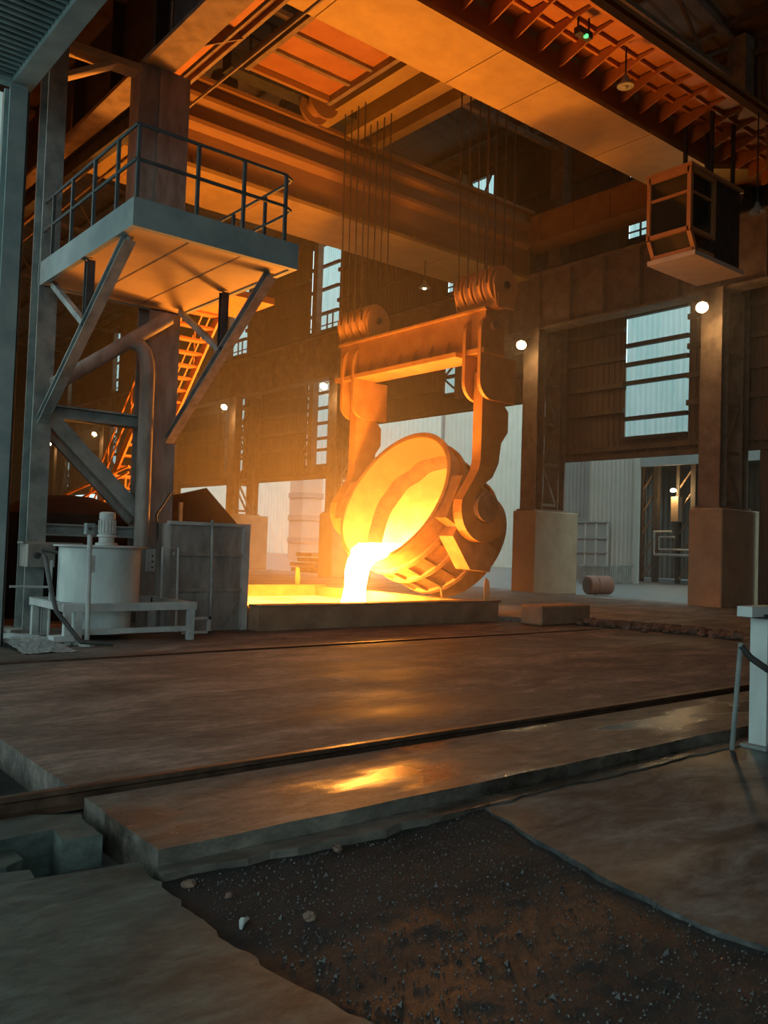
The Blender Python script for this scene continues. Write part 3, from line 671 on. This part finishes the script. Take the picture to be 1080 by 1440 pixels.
def hook(y, side):
    # laminated hook: shank hangs from the beam, belly wraps the trunnion at (15.05, 2.55)
    poly = [(14.92,5.9),(14.92,3.75)] + [(14.86,3.5),(14.70,3.25),(14.50,2.98)]
    poly += arc(15.12,2.55,.80,165,300,12)
    poly += [(15.72,1.98),(15.82,2.2),(15.72,2.38)]
    poly += arc(15.10,2.58,.36,320,180,8)
    poly += [(14.80,2.85),(14.98,3.1),(15.35,3.35),(15.55,3.7),(15.62,4.2),(15.85,4.5),(15.85,5.0),(15.60,5.25),(15.60,5.9)]
    h = MB().prism(poly,(0,y,0),(1,0,0),(0,0,1),(0,1,0),.30).build('hook','hook_steel',lb); h['label'] = 'long laminated ladle hook'
    for dy in (-.26,.26):
        e = arc(LX,6.86,.40,0,180,12) + [(LX-.40,5.75)] + arc(LX+.05,5.65,.45,180,270,6) + [(LX+.85,5.2),(LX+.85,6.28),(LX+.40,6.28)]
        MB().prism(e,(0,y+dy,0),(1,0,0),(0,0,1),(0,1,0),.10).build('cheek_plate','hook_steel',h)
    MB().lathe([(.03,-.42),(.11,-.42),(.11,.42),(.03,.42)],(LX,y,7.0),(0,1,0),14).build('pin','steel_brown',h)
hook(19.72,1); hook(14.72,-1)
def sheaves(y):
    b = MB().box(LX-.12,LX+.12,y-.7,y+.7,7.40,7.75).build('sheave_yoke','hook_steel',lb)
    for k in range(4):
        yy = y-.48+.32*k
        MB().lathe([(.06,-.12),(.50,-.12),(.50,-.09),(.43,-.03),(.43,.03),(.50,.09),(.50,.12),(.06,.12)],(LX+.15,yy,7.98),(0,1,0),28).build('sheave','hook_steel',b,smooth=True)
    for yy in (y-.66,y+.66): MB().prism(arc(.0,.55,.42,0,180,10)+[(-.3,0),(.3,0)],(LX+.15,yy,7.43),(1,0,0),(0,0,1),(0,1,0),.05).build('side_plate','hook_steel',b)
    MB().lathe([(.04,-.75),(.09,-.75),(.09,.75),(.04,.75)],(LX+.15,y,7.98),(0,1,0),12).build('axle','steel_dark',b)
sheaves(19.75); sheaves(14.85)
for y0,lab,grp in ((19.75,'thin steel hoist rope running down to the far sheave block','hoist ropes of the far sheave block'),(14.85,'thin steel hoist rope running down to the near sheave block','hoist ropes of the near sheave block')):
    for k in range(4):
        for sx in (-.46,.46):
            yy = y0-.48+.32*k
            o = MB().tube([(LX+.15+sx,yy,7.98),(LX+.05+sx*1.05,yy,15.3)],.018,6).build('hoist_rope','rope'); tag(o,lab,'rope',grp)

# ================================================================== ladle
th = math.radians(64); AX = Vector((-math.sin(th),0,math.cos(th))); UP = Vector((math.cos(th),0,math.sin(th))); CM = Vector((14.4,17.2,2.9))
ldl = thing('pouring_ladle', 'tilted steel ladle pouring glowing molten metal into the pit', 'ladle', (15.05,17.2,1.0))
D = 2.75; Ro, Rb = 1.90, 1.62
outer = [(1.84,0),(1.94,0),(1.94,-.12),(1.88,-.14),(1.885,-.25)]
for i in range(1,9): outer.append((1.885+(Rb-1.885)*i/8, -.25-(D-.25)*i/8))
outer += [(Rb-.25,-D-.18),(.6,-D-.28),(.02,-D-.3)]
sh = MB().lathe(outer,CM,AX,56,side=UP,cap0=False).build('shell','ladle_shell',ldl,smooth=True); sh['label'] = 'scorched ladle shell'
def rin(t): return 1.80-(.27)*min(1,max(0,-t)/2.4)
ln_ = MB().lathe([(1.85,.0),(1.80,-.02)]+[(rin(-1.12*i/5),-1.12*i/5) for i in range(1,6)],CM,AX,56,side=UP,cap0=False); ln_.f.pop()
dl_ = MB().lathe([(rin(-1.12),-1.12)]+[(rin(-1.12-1.28*i/6),-1.12-1.28*i/6) for i in range(1,7)]+[(.9,-2.5),(.02,-2.52)],CM,AX,56,side=UP,cap0=False)
dl_.build('deep_lining','hot_deep',ldl,smooth=True)['label'] = 'white-hot depth of the ladle'
lining = ln_.build('lining','hot_lining',ldl,smooth=True); lining['label'] = 'glowing yellow refractory lining'
# crusty skull band inside (an uneven ridge below the mouth)
mb = MB(); n = 60; k = 0; pr = [(-.85,-.005),(-.95,.07),(-1.12,.10),(-1.28,.07),(-1.36,-.005)]
for j in range(n):
    a = 2*PI*j/n; jit = .10*NZ.noise(Vector((3*math.cos(a),3*math.sin(a),0))); 
    for t,d in pr:
        r = rin(t)-d*(1+.6*NZ.noise(Vector((9*math.cos(a),9*math.sin(a),t*4)))); p = CM+AX*(t+jit)+(UP*math.cos(a)+AX.cross(UP)*math.sin(a))*r; mb.v.append(tuple(p))
m_ = len(pr)
for j in range(n):
    for i in range(m_-1): mb.f.append((j*m_+i,((j+1)%n)*m_+i,((j+1)%n)*m_+i+1,j*m_+i+1))
mb.build('skull_ring','hot_skull',ldl,smooth=True)['label'] = 'crusted darker skull ring inside the ladle'
# molten bath surface at the level of the pouring lip
zb = 1.42; mb = MB(); L_ = []
for i in range(26):
    t = -.02-2.38*i/25; r = rin(t)-.01; c = CM+AX*t; cs = (zb-c.z)/(r*UP.z)
    if abs(cs) >= 1: continue
    a = math.acos(cs); p = c+UP*(r*cs); h_ = r*math.sin(a); L_.append((p.x,h_))
for x,h_ in L_: mb.v += [(x,17.2-h_,zb),(x,17.2+h_,zb)]
for i in range(len(L_)-1): mb.f.append((2*i,2*i+1,2*i+3,2*i+2))
mb.build('molten_bath','molten_bath',ldl)
# stiffening bands, ribs, trunnion boxes
for t in (-.62,-1.28,-2.1):
    r = 1.885+(Rb-1.885)*(-t-.25)/(D-.25)
    MB().lathe([(r-.02,t-.06),(r+.10,t-.06),(r+.10,t+.06),(r-.02,t+.06)],CM,AX,56,closed=True,side=UP).build('stiffener_band','ladle_shell',ldl)
for k in range(22):
    a = 2*PI*(k+.5)/22; d = UP*math.cos(a)+AX.cross(UP)*math.sin(a)
    for t0,t1 in ((-.68,-1.22),(-1.34,-2.04)):
        r0_ = 1.885+(Rb-1.885)*(-t0-.25)/(D-.25)+.03; r1_ = 1.885+(Rb-1.885)*(-t1-.25)/(D-.25)+.03
        MB().bar(CM+AX*t0+d*r0_,CM+AX*t1+d*r1_,.05,.09,up=d).build('rib','ladle_shell',ldl)
for s_ in (-1,1):
    y = 17.2+s_*2.02; c = CM+AX*(-.68)
    bx_ = MB().prism([(-.62,-.62),(.55,-.62),(.75,-.2),(.75,.45),(.3,.62),(-.62,.55)],(c.x,17.2+s_*2.06,c.z),tuple(-AX),tuple(UP),(0,1,0),.40).build('trunnion_box','ladle_shell',ldl)
    MB().lathe([(.03,-.3),(.30,-.3),(.30,.62),(.36,.62),(.36,.70),(.03,.70)],(c.x,y+s_*.12,c.z),(0,s_,0),24).build('trunnion','steel_brown',bx_,smooth=True)
    q = c-UP*1.05-AX*.35
    MB().prism([(-.5,.62),(.95,.55),(1.0,-.05),(.35,-.30),(-.55,.15)],(q.x,17.2+s_*2.0,q.z),tuple(-AX),tuple(UP),(0,1,0),.5).build('side_bracket','ladle_shell',ldl)
# tilting lugs on the bottom
for dy in (-.5,.5):
    c = CM+AX*(-D-.35)-UP*.3
    MB().prism(arc(0,0,.3,-90,90,8)+[(-.5,.3),(-.5,-.3)],(c.x,17.2+dy,c.z),tuple(-AX),tuple(UP),(0,1,0),.12).build('tilt_lug','steel_brown',ldl)

# ================================================================== molten stream, pit
lip_p = CM-UP*1.80
pts = [(lip_p.x+.45,0,lip_p.z+.34),(lip_p.x+.10,0,lip_p.z+.16),(lip_p.x-.16,0,lip_p.z-.02),(lip_p.x-.30,0,lip_p.z-.35),(lip_p.x-.36,0,lip_p.z-.75),(lip_p.x-.40,0,.13)]
wd = [.95,.78,.58,.44,.40,.44]; dp = [.05,.12,.16,.18,.18,.22]
mb = MB(); n = 14
for i,(x,_,z) in enumerate(pts):
    for j in range(n):
        a = 2*PI*j/n; wob = 1+.10*math.sin(5*a+i*1.7)
        ddx = (dp[i]*math.cos(a))*(.75 if i > 1 else .3); ddz = dp[i]*math.cos(a)*(0.2 if i > 2 else .8)
        mb.v.append((x+ddx*wob, 17.2+wd[i]*math.sin(a)*wob, z+ddz))
for i in range(len(pts)-1):
    for j in range(n): mb.f.append((i*n+j,i*n+(j+1)%n,(i+1)*n+(j+1)%n,(i+1)*n+j))
mb.f.append(tuple(range(n-1,-1,-1))); mb.f.append(tuple((len(pts)-1)*n+j for j in range(n)))
tag(mb.build('molten_stream','molten_stream',smooth=True),'white-hot stream of molten metal falling from the ladle lip','molten metal')
tag(MB().slab(R_(8.32,13.99,13.62,19.96),-.1,.13).build('molten_pool','molten_pool'),'glowing pool of molten slag filling the casting pit','molten metal')
pt = thing('casting_pit', 'low raised concrete rim around the glowing casting pit', 'pit', (11,16.8,0))
fr = list(rag([(8.1,13.28),(14.3,13.28)],.02,.5)); 
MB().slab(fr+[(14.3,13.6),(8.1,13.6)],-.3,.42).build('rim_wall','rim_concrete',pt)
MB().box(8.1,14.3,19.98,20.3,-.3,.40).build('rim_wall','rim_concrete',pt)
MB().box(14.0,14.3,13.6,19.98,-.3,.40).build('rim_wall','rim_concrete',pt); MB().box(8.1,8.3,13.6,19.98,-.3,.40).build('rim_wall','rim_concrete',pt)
MB().box(8.08,14.34,13.24,13.62,.42,.46).build('rim_cap','steel_brown',pt); MB().box(8.1,14.34,19.94,20.34,.40,.44).build('rim_cap','steel_brown',pt)
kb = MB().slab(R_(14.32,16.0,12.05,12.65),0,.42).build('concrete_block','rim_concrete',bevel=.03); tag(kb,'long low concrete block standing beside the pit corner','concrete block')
for (x,y,z,l) in ((14.06,13.42,.46,'bent upright steel tab on the front corner of the pit rim'),(13.48,20.12,.44,'bent upright steel tab on the back rim of the pit')):
    o = MB().prism([(-.06,0),(.06,0),(.07,.22),(.045,.42),(-.02,.5),(-.055,.46),(-.07,.2)],(x,y,z),(.77,-.63,0),(0,0,1),(.63,.77,0),.03).build('steel_tab','hook_steel'); tag(o,l,'tab')
o = MB().tube([(14.2,15.0,.40),(14.16,15.0,.62),(14.2,15.05,.66),(14.24,15.1,.6),(14.3,15.15,.40)],.02,6).build('wire_loop','steel_brown'); tag(o,'small wire loop standing on the pit side rim','wire')

# ================================================================== near column, platform
nc = thing('platform_column', 'dusty twin-leg steel column carrying the platform beside the tank', 'column', (5.6,14.6,0))
MB().box(6.30,6.88,14.38,14.42,0,10).box(6.30,6.88,14.88,14.92,0,10).box(6.56,6.62,14.42,14.88,0,10).build('leg','steel_dusty',nc)
MB().box(5.95,6.80,14.44,14.86,6.0,10).build('upper_shaft','steel_dusty',nc)
MB().box(4.38,4.68,14.38,14.42,0,9.9).box(4.38,4.68,14.78,14.82,0,9.9).box(4.50,4.56,14.42,14.78,0,9.9).build('leg','steel_grey',nc)
MB().ibar((4.66,14.6,3.64),(6.32,14.6,3.64),.3,.22).build('tie_beam','steel_grey',nc); MB().ibar((4.66,14.6,1.68),(6.32,14.6,1.68),.3,.2).build('tie_beam','steel_grey',nc)
MB().bar((4.68,14.5,3.55),(6.30,14.5,2.02),.1,.24).build('diagonal_brace','steel_grey',nc); MB().bar((4.68,14.75,3.45),(6.30,14.75,1.92),.1,.24).build('diagonal_brace','steel_dusty',nc)
MB().box(4.2,7.05,14.36,15.1,0,.06).build('base_plate','steel_dusty',nc)
MB().bar((4.66,14.6,9.84),(5.98,14.6,9.90),.34,.12).build('top_bracket','platform_plate',nc); MB().bar((4.66,14.6,9.30),(5.5,14.6,9.84),.30,.08).build('top_bracket','platform_plate',nc)
MB().tube([(6.62,14.25,0),(6.62,14.24,1.2),(6.5,14.2,2.0),(6.75,14.2,2.4)],.02,6).build('cable','rubber',nc)
pf = thing('steel_platform', 'elevated steel platform with railings braced off the twin-leg column', 'platform', (5.65,12.5,5.65))
MB().box(4.46,6.86,10.76,14.38,5.66,5.70).build('deck_plate','platform_plate',pf)
MB().box(4.38,6.94,10.66,10.76,5.64,6.02).build('fascia_beam','daylit_teal',pf); MB().box(4.38,4.46,10.76,14.38,5.64,6.02).build('fascia_beam','daylit_teal',pf)
MB().box(6.86,6.94,10.76,14.38,5.64,6.02).build('fascia_beam','daylit_teal',pf); MB().box(4.38,6.94,14.38,14.46,5.64,6.02).build('fascia_beam','daylit_teal',pf)
MB().box(4.46,6.86,10.76,14.38,5.94,5.99).build('deck_plate','steel_grey',pf)
for x in (5.25,6.05): MB().box(x-.012,x+.012,10.76,14.38,5.652,5.66).build('plate_seam','steel_brown',pf)
def post(x,y): MB().bar((x,y,6.02),(x,y,7.02),.045,.045).build('rail_post','rail_dark',pf)
for x in (4.44,5.30,6.02,6.72): post(x,10.72)
for y in (11.35,12.2,13.1,13.95): post(4.42,y)
for y in (11.6,12.6,13.6): post(6.90,y)
for z in (6.55,7.02):
    MB().tube([(4.44,10.72,z),(6.72,10.72,z)],.025,6).build('handrail','rail_dark',pf); MB().tube([(4.42,10.72,z),(4.42,14.4,z)],.025,6).build('handrail','rail_dark',pf)
    MB().tube([(6.72,10.72,z),(6.86,10.80,z),(6.90,10.95,z),(6.90,14.0,z)],.025,6).build('handrail','rail_dark',pf)
for x,z0 in ((4.52,3.45),(6.74,3.35)):
    MB().ibar((x,14.36,z0),(x,11.1,5.62),.16,.14,.02).build('brace','steel_grey' if x < 5 else 'steel_dusty',pf)
    MB().ibar((x,12.52,4.66),(x,12.52,5.64),.12,.12,.02).build('strut','steel_dark',pf)
    MB().bar((x,12.55,4.68),(x,14.1,5.62),.09,.09).build('knee_brace','steel_grey',pf)
pp = thing('duct_pipe', 'dusty bent duct pipe strapped to the platform column', 'pipe', (6.2,14.2,0))
MB().tube([(6.22,14.15,1.45),(6.20,14.15,4.45),(6.185,14.15,4.62),(6.13,14.15,4.80),(6.02,14.15,4.92),(5.86,14.15,4.95)],.13,14).build('riser','steel_dusty',pp,smooth=True)
MB().tube([(6.55,14.15,5.48),(4.62,14.15,4.02)],.12,14).build('diagonal_pipe','steel_dusty',pp,smooth=True)
# near runway beam
nr = thing('runway_beam', 'dark runway girder over the platform with its underside in firelight', 'beam', (6.2,40,10))
MB().box(6.22,6.28,-2,90,10.08,11.9).build('web','steel_dark',nr); MB().box(5.98,6.55,-2,90,10.0,10.08).build('bottom_flange','steel_brown',nr); MB().box(5.8,6.6,-2,90,11.9,11.98).build('top_flange','steel_brown',nr)
sf = MB().box(6.0,6.22,2.0,2.04,10.08,11.9).build('stiffener','steel_dark',nr)
for i in range(1,40): copy_part(sf,(0,2*i,0))
MB().box(6.75,7.6,-2,90,10.9,10.95).build('walkway_plate','crane_orange',nr)
MB().box(7.55,7.62,-2,90,10.8,11.05).build('walkway_edge','steel_brown',nr)
MB().tube([(7.2,-2,10.6),(7.2,90,10.6)],.05,6).build('conduit','steel_brown',nr); MB().tube([(7.35,-2,10.05),(7.35,90,10.05)],.03,6).build('conduit','steel_brown',nr)
for i in range(18): MB().prism([(0,0),(1.4,.8),(1.4,.9),(0,.9)],(6.2,4.0+4.9*i,10.0),(1,0,0),(0,0,1),(0,1,0),.06).build('bracket','steel_brown',nr)
tb = MB().ibar((6.1,14.9,9.2),(6.1,24.0,9.6),.25,.4).build('tie_beam','steel_dark'); tag(tb,'dark tie beam behind the platform railing running back from the column','beam')
for k,y in enumerate((24.2,33.8,43.5,53.2,62.9)):
    t = thing('near_row_column', 'twin-leg column of the near row standing behind the canopy column', 'column', (5.6,y,0), group='near row columns')
    for x in (4.4,6.3):
        MB().box(x,x+.5,y-.25,y-.2,0,10).box(x,x+.5,y+.2,y+.25,0,10).box(x+.22,x+.28,y-.2,y+.2,0,10).build('leg','steel_brown',t)
    for i in range(5): MB().bar((4.9,y,1.5+1.7*i),(6.3,y,3.0+1.7*i if i%2 else 1.5+1.7*i),.1,.14).build('lacing_bar','steel_brown',t)

# ================================================================== stairs behind the column
stt = thing('access_stair', 'orange-lit open steel stair climbing behind the twin-leg column', 'stair', (9.45,22,0))
y0_,z0_,y1_,z1_ = 18.6,7.15,25.6,.05
for x in (9.0,9.95): MB().bar((x,y0_,z0_),(x,y1_,z1_),.06,.24).build('stringer','crane_orange',stt)
nT = 26
tred = None
for i in range(nT):
    f = (i+.5)/nT; y = y0_+(y1_-y0_)*f; z = z0_+(z1_-z0_)*f
    if tred is None: tred = MB().box(9.03,9.92,y-.14,y+.14,z-.02,z+.03).build('tread','crane_orange',stt); ty,tz = y,z
    else: copy_part(tred,(0,y-ty,z-tz))
for x in (8.97,9.98):
    for i in range(6):
        f = i/5; y = y0_+(y1_-y0_)*f; z = z0_+(z1_-z0_)*f; MB().bar((x,y,z),(x,y,z+1.15),.04,.04).build('rail_post','crane_orange',stt)
    for dz in (.6,1.15): MB().bar((x,y0_,z0_+dz),(x,y1_,z1_+dz),.04,.04).build('handrail','crane_orange',stt)
MB().box(7.45,10.4,16.9,18.6,7.05,7.2).build('landing','crane_orange',stt)
for x,y in ((7.97,17.85),(7.97,18.4)): MB().bar((x,y,7.05),(x,y,0),.15,.15).build('landing_post','steel_brown',stt)
s2 = thing('work_railing', 'orange-lit slanted railing seen beyond the diagonal brace', 'railing', (8,22,2))
for z in (0,.5): MB().bar((7.4,23.5,1.9+z*.8),(8.6,20.5,3.2+z*.3),.05,.05).build('handrail','crane_orange',s2)
for i in range(4): MB().bar((8.6+.35*i,21.5,1.9),(8.6+.35*i,21.5,3.15),.045,.045).build('rail_post','crane_orange',s2)
MB().bar((8.5,21.5,3.15),(9.8,21.5,3.2),.05,.05).build('handrail','crane_orange',s2)

# ================================================================== tank group
TC = (5.2,13.35)
tk = thing('mixing_tank', 'white cylindrical tank with a motor on its lid', 'tank', (*TC,.1))
MB().lathe([(.60,.56),(.62,.58),(.62,1.41),(.60,1.43)],(*TC,0),n=40).build('drum','white_paint',tk,smooth=True)
MB().lathe([(.50,.10),(.50,.56)],(*TC,0),n=32).build('lower_drum','white_paint',tk,smooth=True)
MB().lathe([(.02,1.425),(.70,1.425),(.70,1.45),(.02,1.45)],(*TC,0),n=40).build('lid','grey_paint',tk)
mc = (5.27,13.3,0)
mo = MB().lathe([(.06,1.45),(.17,1.45),(.17,1.49),(.12,1.50),(.12,1.58),(.15,1.59),(.15,1.62),(.115,1.63),(.115,1.86),(.125,1.87),(.125,1.96),(.10,1.98),(.02,1.985)],mc,n=24).build('motor','grey_paint',tk,smooth=True); mo['label'] = 'grey finned electric motor'
for k in range(16):
    a = 2*PI*k/16; MB().bar((mc[0]+.12*math.cos(a),mc[1]+.12*math.sin(a),1.64),(mc[0]+.12*math.cos(a),mc[1]+.12*math.sin(a),1.85),.012,.03,up=(math.cos(a),math.sin(a),0)).build('cooling_fin','grey_paint',mo)
MB().box(4.86,5.06,12.80,12.84,1.05,1.3).build('name_plate','grey_paint',tk)
sd = thing('tank_stand', 'pale steel stand of angle rails around the white tank', 'stand', (5.4,13.1,0))
for x in (4.46,4.62,6.42):
    for y in (12.6,14.05): MB().box(x-.05,x+.05,y-.05,y+.05,0,.56).build('leg','grey_paint',sd)
MB().box(4.38,6.5,12.54,12.64,.48,.60).build('top_rail','grey_paint',sd); MB().box(4.38,6.5,14.0,14.1,.48,.60).build('top_rail','grey_paint',sd)
MB().box(4.6,6.45,12.57,12.62,.14,.22).build('lower_rail','grey_paint',sd)
for x in (4.38,6.40): MB().box(x,x+.1,12.64,14.0,.49,.59).build('side_rail','grey_paint',sd)
MB().box(6.45,6.95,12.9,12.95,.05,.09).box(6.90,6.95,12.9,12.95,.05,.32).box(6.6,6.95,12.9,12.95,.28,.32).build('foot_frame','grey_paint',sd)
hp = thing('hydrant_post', 'slim grey pipe post with a small square head before the tank', 'post', (4.7,12.42,0))
MB().tube([(4.70,12.42,.03),(4.67,12.42,1.66)],.035,10).build('pole','grey_paint',hp,smooth=True); MB().box(4.60,4.72,12.36,12.48,1.62,1.78).build('head','steel_grey',hp); MB().lathe([(.12,0),(.12,.03),(.05,.05)],(4.7,12.42,0),n=12).build('foot','grey_paint',hp)
MB().box(4.62,4.66,12.34,12.36,1.68,1.72).build('bolt','steel_dark',hp)
jb = thing('junction_box', 'dusty steel box bolted to the platform column beside the tank', 'box', (4.55,14.1,1.08))
MB().box(4.28,4.70,13.95,14.36,1.08,1.44).build('body','steel_dusty',jb); MB().box(4.24,5.2,14.1,14.38,1.44,1.47).build('top_plate','steel_dusty',jb); MB().lathe([(.03,0),(.05,.0),(.05,.04),(.02,.05)],(4.42,13.95,1.26),(0,-1,0),10).build('knob','steel_dark',jb)
hs = MB().tube([(4.5,13.9,1.28),(4.42,13.55,1.24),(4.36,13.2,1.0),(4.32,12.9,.75),(4.30,12.6,.5),(4.42,12.40,.28),(4.56,12.28,.08),(5.0,12.2,.04)],.035,8).build('black_hose','rubber',smooth=True); tag(hs,'thick dark hose drooping from the junction box to the floor','hose')
hs = MB().tube([(4.5,13.95,1.35),(4.62,13.84,1.33),(4.74,13.74,1.3)],.025,8).build('black_hose','rubber',smooth=True); tag(hs,'short dark hose between junction box and tank','hose')
bar_ = MB().tube([(3.9,13.5,.80),(4.52,13.5,.79)],.02,6).tube([(4.5,13.5,.02),(4.5,13.5,1.2)],.02,6).build('pipe_rail','grey_paint'); tag(bar_,'thin grey horizontal pipe rail beside the column foot','pipe')
bn = thing('steel_bin', 'dusty grey sheet-steel bin with ribs beside the casting pit', 'bin', (7.3,14.4,0))
MB().box(6.55,8.02,13.70,13.74,0,1.86).build('front_panel','steel_dusty',bn); MB().box(7.98,8.02,13.74,14.3,0,1.86).build('side_panel','steel_dusty',bn); MB().box(6.55,6.59,13.74,14.3,0,1.86).build('side_panel','steel_dusty',bn); MB().box(6.59,7.98,14.26,14.3,0,1.86).build('back_panel','steel_dusty',bn)
MB().box(6.50,8.08,13.64,13.76,1.84,1.90).build('top_rim','grey_paint',bn)
for z in (1.34,.72): MB().box(6.60,7.92,13.64,13.70,z-.03,z+.03).build('rib','steel_dusty',bn)
MB().box(7.94,8.06,13.62,13.74,0,1.86).build('corner_angle','grey_paint',bn); MB().bar((7.55,13.66,.08),(7.85,13.66,.5),.04,.05).build('brace','steel_dusty',bn)
lp = MB().tube([(7.25,13.55,1.95),(7.25,13.5,1.0),(7.22,13.42,.02)],.025,8).build('leaning_pole','steel_grey'); tag(lp,'thin pole leaning against the front of the steel bin','pole')
ffr = MB().tube([(6.32,13.5,.6),(6.32,13.5,1.44),(6.60,13.5,1.44),(6.62,13.5,.02)],.022,8).build('pipe_hoop','grey_paint'); tag(ffr,'square pipe hoop between the tank and the steel bin','hoop')
cp = MB().box(6.42,6.58,14.28,14.38,1.0,1.4).build('control_panel','grey_paint'); tag(cp,'small push-button panel fixed to the column beside the tank','panel')
for z in (1.08,1.18,1.28): MB().lathe([(.015,0),(.02,.0),(.015,.015)],(6.50,14.28,z),(0,-1,0),8).build('button','steel_dark',cp)
hd = MB().add([(7.34,15.4,1.9),(9.0,15.4,1.75),(9.2,17.6,1.8),(7.34,17.6,1.9),(8.55,16.3,2.68),(7.34,16.4,2.35)],[(0,1,4,5),(1,2,4),(2,3,5,4),(3,0,5),(0,3,2,1)]).build('dark_hood','tarp'); tag(hd,'dark peaked hood rising behind the steel bin','hood')
MB().box(7.34,8.0,15.4,17.6,0,1.85).build('hood_base','tarp',hd); MB().box(7.5,7.56,15.34,15.40,1.5,2.3).build('hood_post','steel_grey',hd)
dm = MB().lathe([(.02,2.40),(.5,2.36),(.95,2.22),(1.25,2.0),(1.28,1.9),(1.28,0)],(6.05,17.4,0),n=40).build('domed_cover','tarp',smooth=True); tag(dm,'wide dark domed cover behind the white tank','cover')
mt_ = grid(3.64,4.36,11.8,14.2,60,80,lambda x,y: .01+max(0,.10*(1-((x-3.95)/.6)**2-((y-13.0)/1.25)**2))+.02*NZ.noise(Vector((x*14,y*14,0)))).build('gravel_heap','gravel',smooth=True); tag(mt_,'low spread of pale gravel at the foot of the canopy column','gravel',kind='stuff')
bd = MB().box(4.25,4.55,12.5,12.75,.06,.14).build('wood_block','grey_paint'); tag(bd,'pale flat block lying on the gravel by the tank stand','block')
gr = thing('slat_screen', 'slanted orange-lit slat screen low behind the canopy column', 'screen', (5,21,0))
for i in range(6): MB().bar((4.9,22,.4+.32*i),(6.2,22,.75+.32*i),.05,.18).build('slat','crane_orange',gr)
for x in (4.9,6.2): MB().bar((x,22.05,0),(x,22.05,2.6),.08,.08).build('post','steel_brown',gr)

# ================================================================== right-hand post and rod
rp_ = thing('steel_post', 'pale teal steel post with a bracket head at the slab edge', 'post', (7.7,3.85,-.1))
MB().box(7.58,7.60,3.78,3.94,-.1,1.06).box(7.76,7.78,3.78,3.94,-.1,1.06).box(7.60,7.76,3.84,3.87,-.1,1.06).build('upright','white_paint',rp_)
MB().box(7.5,7.95,3.74,3.98,-.1,-.07).build('foot','steel_grey',rp_); MB().box(7.30,7.8,3.78,3.92,1.08,1.17).build('bracket','white_paint',rp_); MB().box(7.5,8.0,3.76,3.94,1.06,1.10).build('cap','steel_dark',rp_)
MB().lathe([(.02,0),(.03,0),(.03,.02),(.01,.03)],(7.64,3.78,.92),(0,-1,0),8).build('bolt','steel_dark',rp_)
rd = MB().tube([(7.27,3.93,-.09),(7.15,3.80,.86)],.022,8).build('leaning_rod','steel_grey',smooth=True); tag(rd,'thin grey rod leaning beside the teal post','rod')
hs = MB().tube([(7.15,3.80,.84),(7.22,3.75,.74),(7.35,3.66,.64),(7.55,3.55,.60),(7.9,3.3,.64)],.03,8).build('black_hose','rubber',smooth=True); tag(hs,'dark hose looping off the leaning rod past the teal post','hose')

# ================================================================== smoke haze hanging in the hall
hm = bpy.data.materials.new('smoke_haze'); hm.use_nodes = True; nt = hm.node_tree
for n in list(nt.nodes): nt.nodes.remove(n)
ou = nt.nodes.new('ShaderNodeOutputMaterial'); vs = nt.nodes.new('ShaderNodeVolumeScatter'); vs.inputs['Color'].default_value = (.95,.90,.85,1); vs.inputs['Density'].default_value = .0078; vs.inputs['Anisotropy'].default_value = .2
nt.links.new(vs.outputs[0], ou.inputs['Volume']); MATS['smoke_haze'] = hm
hz = MB().box(6.95,25.9,10.6,70,.12,11.0).build('smoke_haze','smoke_haze'); tag(hz,'thin smoky haze hanging around the pouring ladle','haze',kind='stuff')

hm2 = hm.copy(); hm2.name = 'smoke_plume'; hm2.node_tree.nodes['Volume Scatter'].inputs['Density'].default_value = .004; MATS['smoke_plume'] = hm2
sp_ = MB().lathe([(.01,-.98)]+[(math.cos(math.radians(a)),math.sin(math.radians(a))) for a in range(-70,90,14)]+[(.01,.99)],(0,0,0),(0,0,1),32)
sp_.v = [(11.8+5.0*x,17.6+6.0*y,max(.14,1.3+3.4*z)) for x,y,z in sp_.v]
tag(sp_.build('smoke_plume','smoke_plume',smooth=True),'denser glowing smoke gathered over the casting pit','smoke',kind='stuff')
# grit lying on the wet dirt
gm = MB(); rnd = random.Random(3)
for i in range(5200):
    x = rnd.uniform(1.9,4.3); y = rnd.uniform(.9,4.0)
    if x < 2.02 or (x > 3.7 and y > 2.2 and x > 3.75+.2*(y-2.2)): continue
    r = rnd.uniform(.003,.009)*(2.2 if rnd.random() < .03 else 1); z = zd(x,y)+r*.3; a = rnd.uniform(0,6.28)
    ps = [(x+r*rnd.uniform(.7,1.3)*math.cos(a+k*2.1),y+r*rnd.uniform(.7,1.3)*math.sin(a+k*2.1),z-r*.4) for k in range(3)]+[(x+r*.3,y,z+r*rnd.uniform(.5,1))]
    gm.add(ps,[(0,1,3),(1,2,3),(2,0,3)])
tag(gm.build('wet_grit','wet_grit'),'fine wet grit scattered over the black dirt','grit',kind='stuff')
